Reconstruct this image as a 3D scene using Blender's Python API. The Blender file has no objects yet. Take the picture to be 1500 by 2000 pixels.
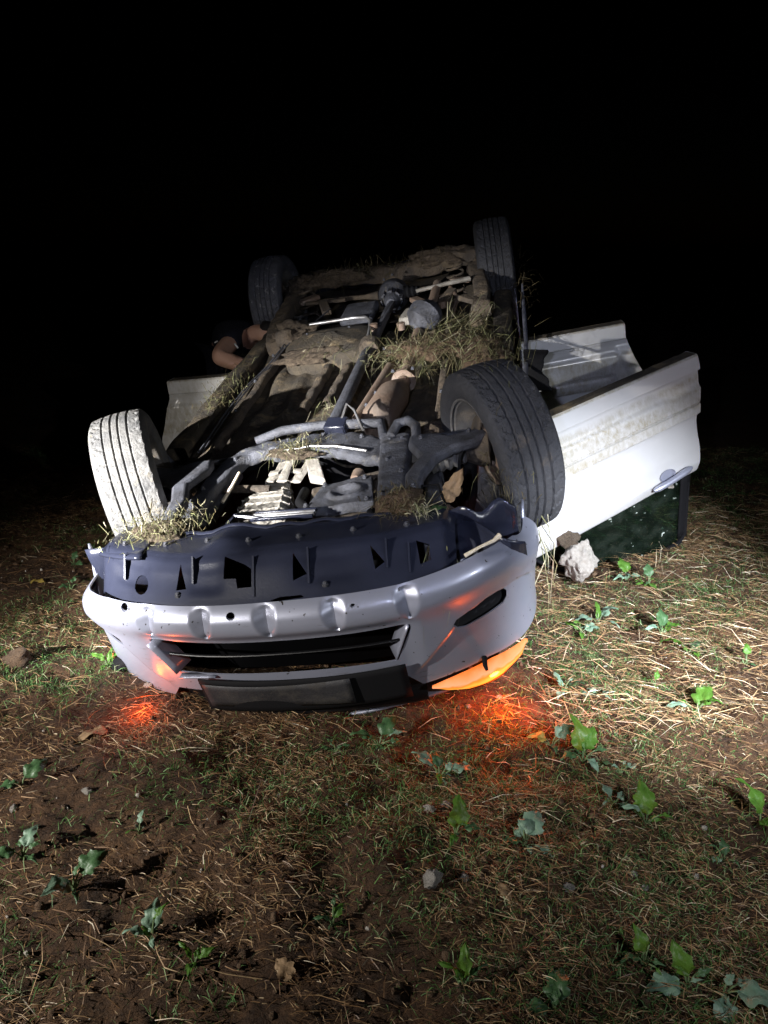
import bpy, bmesh, math, random
import numpy as np
from mathutils import Vector, Matrix, Euler

random.seed(7)
rng = np.random.default_rng(7)
scene = bpy.context.scene
COL = scene.collection
R = math.radians

# ------------------------------------------------------------------ camera, night sky, torches, added fill, exposure
cam = bpy.data.cameras.new('camera')
cam.sensor_fit = 'VERTICAL'
cam.sensor_height = 36.0
cam.lens = 36.0 * 1500 / 2000
cam.clip_start = 0.05
cam.clip_end = 2000
camo = bpy.data.objects.new('camera', cam)
camo.location = (0, 0, 1.5)
camo.rotation_euler = (R(90 - 19), 0, 0)
COL.objects.link(camo)
scene.camera = camo

world = bpy.data.worlds.new('World')
scene.world = world
world.use_nodes = True
wn = world.node_tree.nodes
wl = world.node_tree.links
bg = wn['Background']
sky = wn.new('ShaderNodeTexSky')
sky.sky_type = 'NISHITA'
sky.sun_disc = False
sky.sun_elevation = R(-8)
sky.sun_rotation = R(20)
wl.new(sky.outputs[0], bg.inputs[0])
bg.inputs[1].default_value = 0.02

def spot(name, loc, target, power, size, blend, color, radius=0.04):
    l = bpy.data.lights.new(name, 'SPOT')
    l.energy = power
    l.spot_size = R(size)
    l.spot_blend = blend
    l.color = color
    l.shadow_soft_size = radius
    o = bpy.data.objects.new(name, l)
    o.location = loc
    o.rotation_euler = (Vector(target) - Vector(loc)).to_track_quat('-Z', 'Y').to_euler()
    COL.objects.link(o)
    return o

# rescuers' hand torches left and right of the photographer, each with its hot beam and its spill, plus a fill lamp added beside the camera to brighten the car's rear
TL = (-2.75, 0.55, 1.05); TR = (1.55, 0.25, 1.50)
spot('torch_left_beam', TL, (-1.22, 2.66, 0.58), 3600, 32, 1.0, (1.0, 0.985, 0.98), 0.025)
spot('torch_left_spill', TL, (-0.62, 2.45, 0.0), 520, 80, 1.0, (1.0, 0.95, 0.89), 0.025)
spot('torch_right_beam', TR, (1.02, 2.95, 0.10), 1900, 37, 1.0, (0.86, 0.91, 1.0), 0.025)
spot('torch_right_spill', TR, (0.90, 2.7, 0.1), 120, 82, 1.0, (0.88, 0.92, 1.0), 0.025)
spot('camera_fill', (-0.25, -0.1, 1.62), (0.60, 4.6, 1.0), 150, 48, 1.0, (0.66, 0.72, 1.0), 0.03)

vs = scene.view_settings
vs.view_transform = 'Standard'
vs.look = 'None'
vs.exposure = 0
vs.gamma = 1
vs.use_curve_mapping = False

# ------------------------------------------------------------------ helpers
CAR = Matrix(((0.97637, 0.11026, -0.18589, -0.357), (-0.14811, 0.96772, -0.20394, 3.0),
              (0.1574, 0.22665, 0.96117, 0.957), (0, 0, 0, 1)))   # car frame: x right, y to the tail, z from roof to wheels

def tag(o, label=None, cat=None, group=None, kind=None):
    if label: o['label'] = label
    if cat: o['category'] = cat
    if group: o['group'] = group
    if kind: o['kind'] = kind
    return o

def empty(name, parent=None, loc=(0, 0, 0)):
    o = bpy.data.objects.new(name, None)
    o.empty_display_size = 0.1
    o.location = loc
    COL.objects.link(o)
    if parent: o.parent = parent
    return o

def link(name, me, parent=None, mat=None):
    o = bpy.data.objects.new(name, me)
    if mat is not None and not me.materials: me.materials.append(mat)
    COL.objects.link(o)
    if parent: o.parent = parent
    return o

class MB:
    def __init__(s): s.v = []; s.f = []
    def add(s, vs, fs):
        k = len(s.v); s.v += [tuple(p) for p in vs]; s.f += [tuple(i + k for i in f) for f in fs]; return s
    def box(s, c, d, rot=None):
        M = Euler(rot).to_matrix() if rot else Matrix.Identity(3)
        vs = [Vector(c) + M @ Vector((x * d[0] / 2, y * d[1] / 2, z * d[2] / 2)) for x in (-1, 1) for y in (-1, 1) for z in (-1, 1)]
        return s.add(vs, [(0, 1, 3, 2), (4, 6, 7, 5), (0, 4, 5, 1), (2, 3, 7, 6), (0, 2, 6, 4), (1, 5, 7, 3)])
    def tube(s, pts, rad, n=12, flat=1.0, upv=(0, 0, 1)):
        pts = [Vector(p) for p in pts]
        if not hasattr(rad, '__len__'): rad = [rad] * len(pts)
        k0 = len(s.v); u0 = Vector(upv)
        for i, p in enumerate(pts):
            t = (pts[min(i + 1, len(pts) - 1)] - pts[max(i - 1, 0)]).normalized()
            a = t.cross(u0)
            if a.length < 1e-3: a = t.cross(Vector((1, 0, 0)))
            a.normalize(); b = a.cross(t).normalized()
            for j in range(n):
                w = 2 * math.pi * j / n
                s.v.append(tuple(p + a * math.cos(w) * rad[i] + b * math.sin(w) * rad[i] * flat))
        for i in range(len(pts) - 1):
            for j in range(n):
                s.f.append((k0 + i * n + j, k0 + i * n + (j + 1) % n, k0 + (i + 1) * n + (j + 1) % n, k0 + (i + 1) * n + j))
        s.f.append(tuple(k0 + j for j in reversed(range(n))))
        s.f.append(tuple(k0 + (len(pts) - 1) * n + j for j in range(n)))
        return s
    def grid(s, fn, nu, nv):
        k = len(s.v)
        for i in range(nu + 1):
            for j in range(nv + 1): s.v.append(tuple(fn(i / nu, j / nv)))
        for i in range(nu):
            for j in range(nv):
                a = k + i * (nv + 1) + j
                s.f.append((a, a + nv + 1, a + nv + 2, a + 1))
        return s
    def prism(s, poly, vec):
        n = len(poly); vec = Vector(vec)
        vs = [Vector(p) for p in poly] + [Vector(p) + vec for p in poly]
        fs = [tuple(reversed(range(n))), tuple(range(n, 2 * n))] + [(i, (i + 1) % n, n + (i + 1) % n, n + i) for i in range(n)]
        return s.add(vs, fs)
    def lathe(s, prof, n=48, axis='x', c=(0, 0, 0), closed=False):
        # prof: list of (offset along the axis, radius)
        k = len(s.v); m = len(prof)
        for i in range(n):
            w = 2 * math.pi * i / n
            for (h, r) in prof:
                a, b = r * math.cos(w), r * math.sin(w)
                p = {'x': (h, a, b), 'y': (a, h, b), 'z': (a, b, h)}[axis]
                s.v.append((p[0] + c[0], p[1] + c[1], p[2] + c[2]))
        for i in range(n):
            for j in range(m if closed else m - 1):
                j2 = (j + 1) % m; i2 = (i + 1) % n
                s.f.append((k + i * m + j, k + i2 * m + j, k + i2 * m + j2, k + i * m + j2))
        return s
    def build(s, name, mat, parent=None, smooth=True, bevel=0, angle=40, label=None, solid=0, fix=True):
        me = bpy.data.meshes.new(name)
        me.from_pydata(s.v, [], s.f)
        if fix:
            bm = bmesh.new(); bm.from_mesh(me)
            bmesh.ops.recalc_face_normals(bm, faces=bm.faces)
            bm.to_mesh(me); bm.free()
        me.materials.append(mat)
        if smooth:
            me.shade_smooth() if hasattr(me, 'shade_smooth') else None
            try: me.set_sharp_from_angle(angle=R(angle))
            except Exception: pass
        o = link(name, me, parent)
        if solid:
            m = o.modifiers.new('solid', 'SOLIDIFY'); m.thickness = solid; m.offset = 0
        if bevel:
            m = o.modifiers.new('bevel', 'BEVEL'); m.width = bevel; m.segments = 2; m.limit_method = 'ANGLE'
        if label: o['label'] = label
        return o

def bake(o):
    dg = bpy.context.evaluated_depsgraph_get()
    dg.update()
    me = bpy.data.meshes.new_from_object(o.evaluated_get(dg))
    old = o.data; o.modifiers.clear(); o.data = me; me.name = o.name
    bpy.data.meshes.remove(old)
    return o

def cut(o, cutters, angle=35):
    obs = []
    for c in cutters:
        k = c.build('cutter', o.data.materials[0], None, smooth=False)
        obs.append(k)
        m = o.modifiers.new('cut', 'BOOLEAN'); m.operation = 'DIFFERENCE'; m.object = k; m.solver = 'EXACT'
    par = o.parent; o.parent = None
    bake(o)
    o.parent = par
    for k in obs:
        me = k.data; bpy.data.objects.remove(k); bpy.data.meshes.remove(me)
    try:
        o.data.shade_smooth(); o.data.set_sharp_from_angle(angle=R(angle))
    except Exception: pass
    return o

def sstep(a, b, x):
    t = min(1, max(0, (x - a) / (b - a))); return t * t * (3 - 2 * t)

def interp(x, xs, ys): return float(np.interp(x, xs, ys))

# vectorised value noise
def _h(ix, iy, seed):
    n = (ix.astype(np.int64) * 374761393 + iy.astype(np.int64) * 668265263 + seed * 1442695041) & 0xffffffff
    n = ((n ^ (n >> 13)) * 1274126177) & 0xffffffff
    return ((n ^ (n >> 16)) & 0xffff) / 65535.0
def vnoise(x, y, seed=0):
    x = np.asarray(x, float); y = np.asarray(y, float)
    ix = np.floor(x); iy = np.floor(y); fx = x - ix; fy = y - iy
    fx = fx * fx * (3 - 2 * fx); fy = fy * fy * (3 - 2 * fy)
    a = _h(ix, iy, seed); b = _h(ix + 1, iy, seed); c = _h(ix, iy + 1, seed); d = _h(ix + 1, iy + 1, seed)
    return (a * (1 - fx) + b * fx) * (1 - fy) + (c * (1 - fx) + d * fx) * fy - 0.5
def gh(x, y):
    x = np.asarray(x, float); y = np.asarray(y, float)
    h = 0.09 * vnoise(x * 1.1, y * 1.3, 1) + 0.05 * vnoise(x * 3.1, y * 3.1, 2)
    h = h + 0.040 * vnoise(x * 8, y * 8, 3) + 0.018 * vnoise(x * 19, y * 19, 4) + 0.012 * vnoise(x * 37, y * 37, 5) + 0.006 * vnoise(x * 71, y * 71, 6)
    return h - 0.01

# ------------------------------------------------------------------ materials
def pm(name, c1, c2=None, scale=6, rough=0.6, rough2=None, metal=0, bump=0, bscale=60, spec=0.5, dust=None, amt=0.4, dscale=5,
       coat=0, specks=None, detail=6, streak=None):
    m = bpy.data.materials.new(name); m.use_nodes = True
    nt = m.node_tree; N = nt.nodes; L = nt.links
    p = N['Principled BSDF']
    p.inputs['Roughness'].default_value = rough; p.inputs['Metallic'].default_value = metal
    p.inputs['Specular IOR Level'].default_value = spec
    p.inputs['Coat Weight'].default_value = coat
    p.inputs['Coat Roughness'].default_value = 0.12
    tc = N.new('ShaderNodeTexCoord'); crd = tc.outputs['Object']
    def noise(sc, det=detail, vec=None, ro=0.6):
        n = N.new('ShaderNodeTexNoise'); n.inputs['Scale'].default_value = sc; n.inputs['Detail'].default_value = det
        n.inputs['Roughness'].default_value = ro
        L.new(vec or crd, n.inputs['Vector']); return n.outputs['Fac']
    def ramp(fac, a, b):
        r = N.new('ShaderNodeMapRange'); r.inputs[1].default_value = a; r.inputs[2].default_value = b
        L.new(fac, r.inputs[0]); return r.outputs[0]
    def mix(f, a, b):
        x = N.new('ShaderNodeMix'); x.data_type = 'RGBA'
        L.new(f, x.inputs[0])
        for s, v in ((x.inputs[6], a), (x.inputs[7], b)):
            if isinstance(v, tuple): s.default_value = (*v[:3], 1)
            else: L.new(v, s)
        return x.outputs[2]
    col = c1
    if c2: col = mix(ramp(noise(scale), 0.35, 0.65), c1, c2)
    rsock = None
    if streak:   # rubbed mud, drawn out along one axis
        mp = N.new('ShaderNodeMapping'); mp.inputs['Scale'].default_value = streak[1]
        L.new(crd, mp.inputs[0])
        col = mix(ramp(noise(streak[2], 8, mp.outputs[0], 0.7), *streak[3]), col, streak[0])
    if dust:
        f = ramp(noise(dscale, 8, None, 0.68), 0.72 - amt * 0.5, 0.85 - amt * 0.5)
        col = mix(f, col, dust)
        r = N.new('ShaderNodeMapRange'); r.inputs[3].default_value = rough; r.inputs[4].default_value = 0.95
        L.new(f, r.inputs[0]); rsock = r.outputs[0]
    if specks:
        f = ramp(noise(specks[1], 2), specks[2], specks[2] + 0.02)
        col = mix(f, col, specks[0])
    if isinstance(col, tuple): p.inputs['Base Color'].default_value = (*col[:3], 1)
    else: L.new(col, p.inputs['Base Color'])
    if rsock: L.new(rsock, p.inputs['Roughness'])
    if bump:
        b = N.new('ShaderNodeBump'); b.inputs['Strength'].default_value = min(1, bump * 1.3); b.inputs['Distance'].default_value = 0.004 + 0.02 * bump
        L.new(noise(bscale, 8, None, 0.7), b.inputs['Height']); L.new(b.outputs[0], p.inputs['Normal'])
    return m

MUD = (0.20, 0.145, 0.085); DUST = (0.36, 0.32, 0.255); SOIL = (0.105, 0.062, 0.034)
M = {}
M['paint'] = pm('silver_paint', (0.29, 0.30, 0.37), (0.25, 0.265, 0.33), 3, 0.40, metal=0.45, coat=0.35, bump=0.05, bscale=260,
                dust=(0.25, 0.235, 0.22), amt=0.06, dscale=9, specks=((0.03, 0.025, 0.02), 46, 0.70),
                streak=((0.16, 0.155, 0.16), (2.5, 2.5, 22), 3.0, (0.63, 0.70)))
M['door'] = pm('silver_paint_lit', (0.55, 0.55, 0.55), (0.50, 0.50, 0.50), 3, 0.42, metal=0.25, coat=0.3, bump=0.03, bscale=200,
               dust=(0.42, 0.39, 0.32), amt=-0.02, dscale=4)  # same silver as the body, made paler to carry the torch glare
def mud_door(m):
    N = m.node_tree.nodes; L = m.node_tree.links; p = N['Principled BSDF']
    src = p.inputs['Base Color'].links[0].from_socket
    a = N.new('ShaderNodeAttribute'); a.attribute_name = 'mud'
    n = N.new('ShaderNodeTexNoise'); n.inputs['Scale'].default_value = 26; n.inputs['Detail'].default_value = 12; n.inputs['Roughness'].default_value = 0.8
    tc = N.new('ShaderNodeTexCoord'); mp = N.new('ShaderNodeMapping'); mp.inputs['Scale'].default_value = (1.6, 1.6, 0.7)
    L.new(tc.outputs['Object'], mp.inputs[0]); L.new(mp.outputs[0], n.inputs['Vector'])
    mr = N.new('ShaderNodeMapRange'); mr.inputs[1].default_value = 0.36; mr.inputs[2].default_value = 0.62; L.new(n.outputs['Fac'], mr.inputs[0])
    mu = N.new('ShaderNodeMath'); mu.operation = 'MULTIPLY'; L.new(a.outputs['Fac'], mu.inputs[0]); L.new(mr.outputs[0], mu.inputs[1])
    x = N.new('ShaderNodeMix'); x.data_type = 'RGBA'; x.inputs[7].default_value = (0.30, 0.265, 0.185, 1)
    L.new(mu.outputs[0], x.inputs[0]); L.new(src, x.inputs[6]); L.new(x.outputs[2], p.inputs['Base Color'])
mud_door(M['door'])
M['plastic'] = pm('black_plastic', (0.022, 0.025, 0.042), (0.014, 0.016, 0.027), 4, 0.24, bump=0.08, bscale=120, dust=(0.13, 0.12, 0.10), amt=-0.08, dscale=5)
M['black'] = pm('matt_black', (0.005, 0.005, 0.006), None, 4, 0.8, bump=0.1, spec=0.15)
M['void'] = pm('grille_shade_black', (0.0015, 0.0015, 0.0018), None, 4, 1.0, spec=0.02)  # shade of the grille cavity put into a near-black colour
M['gloss'] = pm('black_grille_plastic', (0.006, 0.006, 0.007), None, 4, 0.4, bump=0.05, bscale=120, spec=0.3)
M['metal'] = pm('dusty_chassis_steel', (0.10, 0.105, 0.125), (0.045, 0.045, 0.05), 14, 0.55, metal=0.2, bump=0.5, bscale=70, dust=(0.24, 0.215, 0.175), amt=0.24, dscale=11)
M['mudmetal'] = pm('mud_caked_steel', (0.055, 0.045, 0.036), (0.12, 0.09, 0.06), 11, 0.85, bump=0.8, bscale=48, dust=(0.22, 0.165, 0.10), amt=0.33, dscale=10)
M['floor'] = pm('mud_caked_floor_pan', (0.040, 0.034, 0.027), (0.10, 0.078, 0.05), 9, 0.85, bump=0.85, bscale=42, dust=(0.23, 0.17, 0.095), amt=0.36, dscale=8)
M['alu'] = pm('dusty_cast_aluminium', (0.34, 0.32, 0.28), (0.22, 0.20, 0.17), 13, 0.8, metal=0.1, bump=0.6, bscale=60, dust=(0.42, 0.39, 0.33), amt=0.3, dscale=14)
M['exhaust'] = pm('rusty_exhaust_steel', (0.26, 0.21, 0.17), (0.20, 0.13, 0.09), 7, 0.6, metal=0.35, bump=0.3, bscale=50, dust=(0.33, 0.27, 0.21), amt=0.28, dscale=7)
M['bright'] = pm('worn_bright_steel', (0.40, 0.40, 0.41), (0.24, 0.23, 0.22), 14, 0.38, metal=0.7, bump=0.15, bscale=60)
M['tyre_dust'] = pm('dust_coated_rubber', (0.10, 0.10, 0.10), (0.18, 0.175, 0.165), 14, 0.9, bump=0.6, bscale=70, dust=(0.30, 0.25, 0.17), amt=0.26, dscale=9)
M['tyre'] = pm('worn_rubber', (0.022, 0.023, 0.028), (0.036, 0.036, 0.040), 8, 0.75, bump=0.5, bscale=60, dust=(0.11, 0.09, 0.07), amt=0.22, dscale=7)
M['tyre_glint'] = pm('glint_patched_rubber', (0.055, 0.058, 0.072), (0.09, 0.09, 0.10), 8, 0.7, bump=0.5, bscale=60, dust=(0.42, 0.41, 0.40), amt=0.27, dscale=22)  # shine on the tread blocks put into the colour as pale patches
M['rim'] = pm('dusty_wheel_steel', (0.20, 0.195, 0.19), (0.12, 0.115, 0.11), 8, 0.6, metal=0.4, bump=0.3, bscale=60, dust=(0.26, 0.225, 0.18), amt=0.35)
M['plate'] = pm('darkened_plate', (0.028, 0.027, 0.03), (0.014, 0.014, 0.016), 9, 0.6, bump=0.2, dust=(0.030, 0.026, 0.022), amt=0.45, dscale=7)  # pale plate with its dimness put into the base colour
M['stone'] = pm('pale_limestone', (0.55, 0.52, 0.47), (0.40, 0.36, 0.31), 14, 0.9, bump=0.9, bscale=38, dust=(0.34, 0.26, 0.18), amt=0.16, dscale=14)
M['clod'] = pm('soil_clod', (0.10, 0.06, 0.034), (0.15, 0.095, 0.055), 14, 1.0, bump=1.0, bscale=45, dust=(0.2, 0.15, 0.1), amt=0.2, dscale=20)
M['mudclod'] = pm('grey_brown_mud', (0.07, 0.05, 0.034), (0.20, 0.15, 0.10), 16, 1.0, bump=1.0, bscale=60, dust=(0.27, 0.21, 0.14), amt=0.25, dscale=14)
M['skin'] = pm('skin', (0.56, 0.33, 0.23), (0.50, 0.28, 0.19), 9, 0.5, spec=0.3)
M['navy'] = pm('navy_cloth', (0.005, 0.006, 0.015), (0.003, 0.004, 0.010), 12, 0.9, bump=0.3, bscale=60)
M['hair'] = pm('dark_hair', (0.012, 0.009, 0.007), None, 8, 0.6, bump=0.6, bscale=90)
M['reflect'] = pm('reflective_piping', (0.6, 0.6, 0.58), None, 8, 0.4)
M['boot'] = pm('black_boot_leather', (0.012, 0.011, 0.011), None, 8, 0.5)

def glass_mat():
    m = pm('dusty_green_glass', (0.010, 0.016, 0.012), (0.016, 0.022, 0.017), 6, 0.06, spec=0.6, dust=(0.12, 0.13, 0.10), amt=-0.06, dscale=13,
           specks=((0.42, 0.46, 0.42), 30, 0.69))
    N = m.node_tree.nodes; L = m.node_tree.links; p = N['Principled BSDF']
    t = N.new('ShaderNodeBsdfTransparent'); t.inputs[0].default_value = (0.42, 0.58, 0.48, 1)
    tc = N.new('ShaderNodeTexCoord'); n = N.new('ShaderNodeTexNoise'); n.inputs['Scale'].default_value = 15; n.inputs['Detail'].default_value = 8
    L.new(tc.outputs['Object'], n.inputs['Vector'])
    r = N.new('ShaderNodeMapRange'); r.inputs[1].default_value = 0.45; r.inputs[2].default_value = 0.70; r.inputs[3].default_value = 0.22; r.inputs[4].default_value = 0.85
    L.new(n.outputs['Fac'], r.inputs[0])
    x = N.new('ShaderNodeMixShader'); L.new(r.outputs[0], x.inputs[0]); L.new(t.outputs[0], x.inputs[1]); L.new(p.outputs[0], x.inputs[2])
    L.new(x.outputs[0], N['Material Output'].inputs[0])
    return m
M['glass'] = glass_mat()

def lamp_mat():
    m = bpy.data.materials.new('lit_amber_lens'); m.use_nodes = True
    N = m.node_tree.nodes; L = m.node_tree.links; p = N['Principled BSDF']
    a = N.new('ShaderNodeAttribute'); a.attribute_name = 'tint'
    tc = N.new('ShaderNodeTexCoord')
    n = N.new('ShaderNodeTexNoise'); n.inputs['Scale'].default_value = 16; n.inputs['Detail'].default_value = 2
    L.new(tc.outputs['Object'], n.inputs['Vector'])
    ad = N.new('ShaderNodeMath'); ad.operation = 'MULTIPLY_ADD'; ad.inputs[1].default_value = 0.55; L.new(n.outputs['Fac'], ad.inputs[0])
    sb = N.new('ShaderNodeMath'); sb.operation = 'SUBTRACT'; sb.inputs[1].default_value = 0.275; L.new(a.outputs['Fac'], sb.inputs[0]); L.new(sb.outputs[0], ad.inputs[2])
    r = N.new('ShaderNodeValToRGB'); e = r.color_ramp.elements
    e[0].position = 0.0; e[0].color = (1.0, 0.17, 0.012, 1)
    e[1].position = 1.0; e[1].color = (1.0, 0.28, 0.010, 1)
    for q, c in ((0.22, (1.0, 0.30, 0.10)), (0.48, (1.0, 0.40, 0.20)), (0.60, (1.0, 0.22, 0.012)), (0.80, (1.0, 0.48, 0.06))):
        k = e.new(q); k.color = (*c, 1)
    L.new(ad.outputs[0], r.inputs[0])
    p.inputs['Base Color'].default_value = (0.35, 0.12, 0.05, 1); p.inputs['Roughness'].default_value = 0.12
    L.new(r.outputs[0], p.inputs['Emission Color'])
    p.inputs['Emission Strength'].default_value = 1.1
    return m
M['lamp'] = lamp_mat()

def tint_mat(name, stops, rough=0.75, trans=0.0, spec=0.3):
    m = bpy.data.materials.new(name); m.use_nodes = True
    N = m.node_tree.nodes; L = m.node_tree.links; p = N['Principled BSDF']
    a = N.new('ShaderNodeAttribute'); a.attribute_name = 'tint'
    r = N.new('ShaderNodeValToRGB'); e = r.color_ramp.elements
    e[0].position = stops[0][0]; e[0].color = (*stops[0][1], 1)
    e[1].position = stops[-1][0]; e[1].color = (*stops[-1][1], 1)
    for q, c in stops[1:-1]:
        k = e.new(q); k.color = (*c, 1)
    L.new(a.outputs['Fac'], r.inputs[0]); L.new(r.outputs[0], p.inputs['Base Color'])
    p.inputs['Roughness'].default_value = rough; p.inputs['Specular IOR Level'].default_value = spec
    if trans:
        t = N.new('ShaderNodeBsdfTranslucent'); L.new(r.outputs[0], t.inputs[0])
        x = N.new('ShaderNodeMixShader'); x.inputs[0].default_value = trans
        L.new(p.outputs[0], x.inputs[1]); L.new(t.outputs[0], x.inputs[2]); L.new(x.outputs[0], N['Material Output'].inputs[0])
    return m
M['straw'] = tint_mat('dry_straw', [(0, (0.10, 0.05, 0.022)), (0.45, (0.25, 0.14, 0.062)), (0.8, (0.48, 0.34, 0.18)), (1, (0.75, 0.67, 0.52))], 0.55, spec=0.5)
M['grass'] = tint_mat('field_grass', [(0, (0.035, 0.085, 0.018)), (0.5, (0.085, 0.20, 0.045)), (0.85, (0.18, 0.32, 0.12)), (1, (0.40, 0.42, 0.25))], 0.6, 0.25, spec=0.4)
M['deadgrass'] = tint_mat('dry_torn_grass', [(0, (0.055, 0.04, 0.022)), (0.4, (0.11, 0.09, 0.045)), (0.75, (0.15, 0.16, 0.07)), (1, (0.42, 0.38, 0.27))], 0.7, 0.15)

def leaf_mat(name, c1, c2, vein, tr=0.3, rough=0.45):
    m = bpy.data.materials.new(name); m.use_nodes = True
    N = m.node_tree.nodes; L = m.node_tree.links; p = N['Principled BSDF']
    tc = N.new('ShaderNodeTexCoord')
    n = N.new('ShaderNodeTexNoise'); n.inputs['Scale'].default_value = 7; n.inputs['Detail'].default_value = 6
    L.new(tc.outputs['Object'], n.inputs[0])
    w = N.new('ShaderNodeTexWave'); w.wave_type = 'BANDS'; w.bands_direction = 'DIAGONAL'; w.inputs['Scale'].default_value = 3.2
    w.inputs['Distortion'].default_value = 2.5
    L.new(tc.outputs['Object'], w.inputs[0])
    x = N.new('ShaderNodeMix'); x.data_type = 'RGBA'; x.inputs[6].default_value = (*c1, 1); x.inputs[7].default_value = (*c2, 1)
    L.new(n.outputs['Fac'], x.inputs[0])
    mr = N.new('ShaderNodeMapRange'); mr.inputs[1].default_value = 0.93; mr.inputs[2].default_value = 1.0; mr.inputs[4].default_value = 0.25
    L.new(w.outputs['Fac'], mr.inputs[0])
    y = N.new('ShaderNodeMix'); y.data_type = 'RGBA'; y.inputs[7].default_value = (*vein, 1)
    L.new(mr.outputs[0], y.inputs[0]); L.new(x.outputs[2], y.inputs[6])
    L.new(y.outputs[2], p.inputs['Base Color'])
    b = N.new('ShaderNodeBump'); b.inputs['Strength'].default_value = 0.25; b.inputs['Distance'].default_value = 0.01
    L.new(n.outputs['Fac'], b.inputs['Height']); L.new(b.outputs[0], p.inputs['Normal'])
    p.inputs['Roughness'].default_value = rough
    t = N.new('ShaderNodeBsdfTranslucent'); L.new(y.outputs[2], t.inputs[0])
    s = N.new('ShaderNodeMixShader'); s.inputs[0].default_value = tr
    L.new(p.outputs[0], s.inputs[1]); L.new(t.outputs[0], s.inputs[2]); L.new(s.outputs[0], N['Material Output'].inputs[0])
    return m
M['leaf_green'] = leaf_mat('bright_green_leaf', (0.075, 0.19, 0.022), (0.11, 0.25, 0.035), (0.2, 0.33, 0.1), 0.4)
M['leaf_pale'] = leaf_mat('pale_waxy_leaf', (0.12, 0.22, 0.14), (0.20, 0.30, 0.22), (0.34, 0.42, 0.32), 0.15, 0.5)
M['leaf_dark'] = leaf_mat('dark_green_leaf', (0.045, 0.11, 0.04), (0.07, 0.15, 0.06), (0.15, 0.24, 0.11), 0.25)
M['leaf_dry'] = leaf_mat('dry_tan_leaf', (0.24, 0.15, 0.075), (0.34, 0.23, 0.13), (0.42, 0.31, 0.2), 0.2, 0.8)
M['leaf_yellow'] = leaf_mat('yellow_leaf', (0.42, 0.30, 0.05), (0.5, 0.36, 0.09), (0.6, 0.46, 0.2), 0.3, 0.6)

def ground_mat():
    m = bpy.data.materials.new('field_soil'); m.use_nodes = True
    N = m.node_tree.nodes; L = m.node_tree.links; p = N['Principled BSDF']
    tc = N.new('ShaderNodeTexCoord')
    def noise(sc, d=8, ro=0.65):
        n = N.new('ShaderNodeTexNoise'); n.inputs['Scale'].default_value = sc; n.inputs['Detail'].default_value = d
        n.inputs['Roughness'].default_value = ro; L.new(tc.outputs['Object'], n.inputs[0]); return n.outputs['Fac']
    def ramp(src, stops):
        r = N.new('ShaderNodeValToRGB'); e = r.color_ramp.elements
        e[0].position, e[0].color = stops[0][0], (*stops[0][1], 1)
        e[1].position, e[1].color = stops[-1][0], (*stops[-1][1], 1)
        for q, c in stops[1:-1]:
            k = e.new(q); k.color = (*c, 1)
        L.new(src, r.inputs[0]); return r.outputs[0]
    a = ramp(noise(2.2), [(0.3, (0.044, 0.021, 0.010)), (0.5, (0.085, 0.043, 0.019)), (0.7, (0.135, 0.074, 0.034))])
    b = ramp(noise(38, 6, 0.75), [(0.35, (0.35, 0.33, 0.31)), (0.55, (0.95, 0.93, 0.9)), (0.75, (1.5, 1.4, 1.3))])
    x = N.new('ShaderNodeMix'); x.data_type = 'RGBA'; x.blend_type = 'MULTIPLY'; x.inputs[0].default_value = 1
    L.new(a, x.inputs[6]); L.new(b, x.inputs[7])
    v = N.new('ShaderNodeTexVoronoi'); v.inputs['Scale'].default_value = 60; L.new(tc.outputs['Object'], v.inputs[0])
    mr = N.new('ShaderNodeMapRange'); mr.inputs[1].default_value = 0.10; mr.inputs[2].default_value = 0.06
    L.new(v.outputs['Distance'], mr.inputs[0])
    gt = N.new('ShaderNodeMath'); gt.operation = 'GREATER_THAN'; gt.inputs[1].default_value = 0.56; L.new(noise(11, 2), gt.inputs[0])
    mu = N.new('ShaderNodeMath'); mu.operation = 'MULTIPLY'; L.new(mr.outputs[0], mu.inputs[0]); L.new(gt.outputs[0], mu.inputs[1])
    y = N.new('ShaderNodeMix'); y.data_type = 'RGBA'; y.inputs[7].default_value = (0.42, 0.36, 0.28, 1)
    L.new(mu.outputs[0], y.inputs[0]); L.new(x.outputs[2], y.inputs[6])
    L.new(y.outputs[2], p.inputs['Base Color'])
    p.inputs['Roughness'].default_value = 0.85; p.inputs['Specular IOR Level'].default_value = 0.4
    bp = N.new('ShaderNodeBump'); bp.inputs['Strength'].default_value = 0.9; bp.inputs['Distance'].default_value = 0.03
    L.new(noise(55, 10, 0.75), bp.inputs['Height']); L.new(bp.outputs[0], p.inputs['Normal'])
    return m

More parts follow.
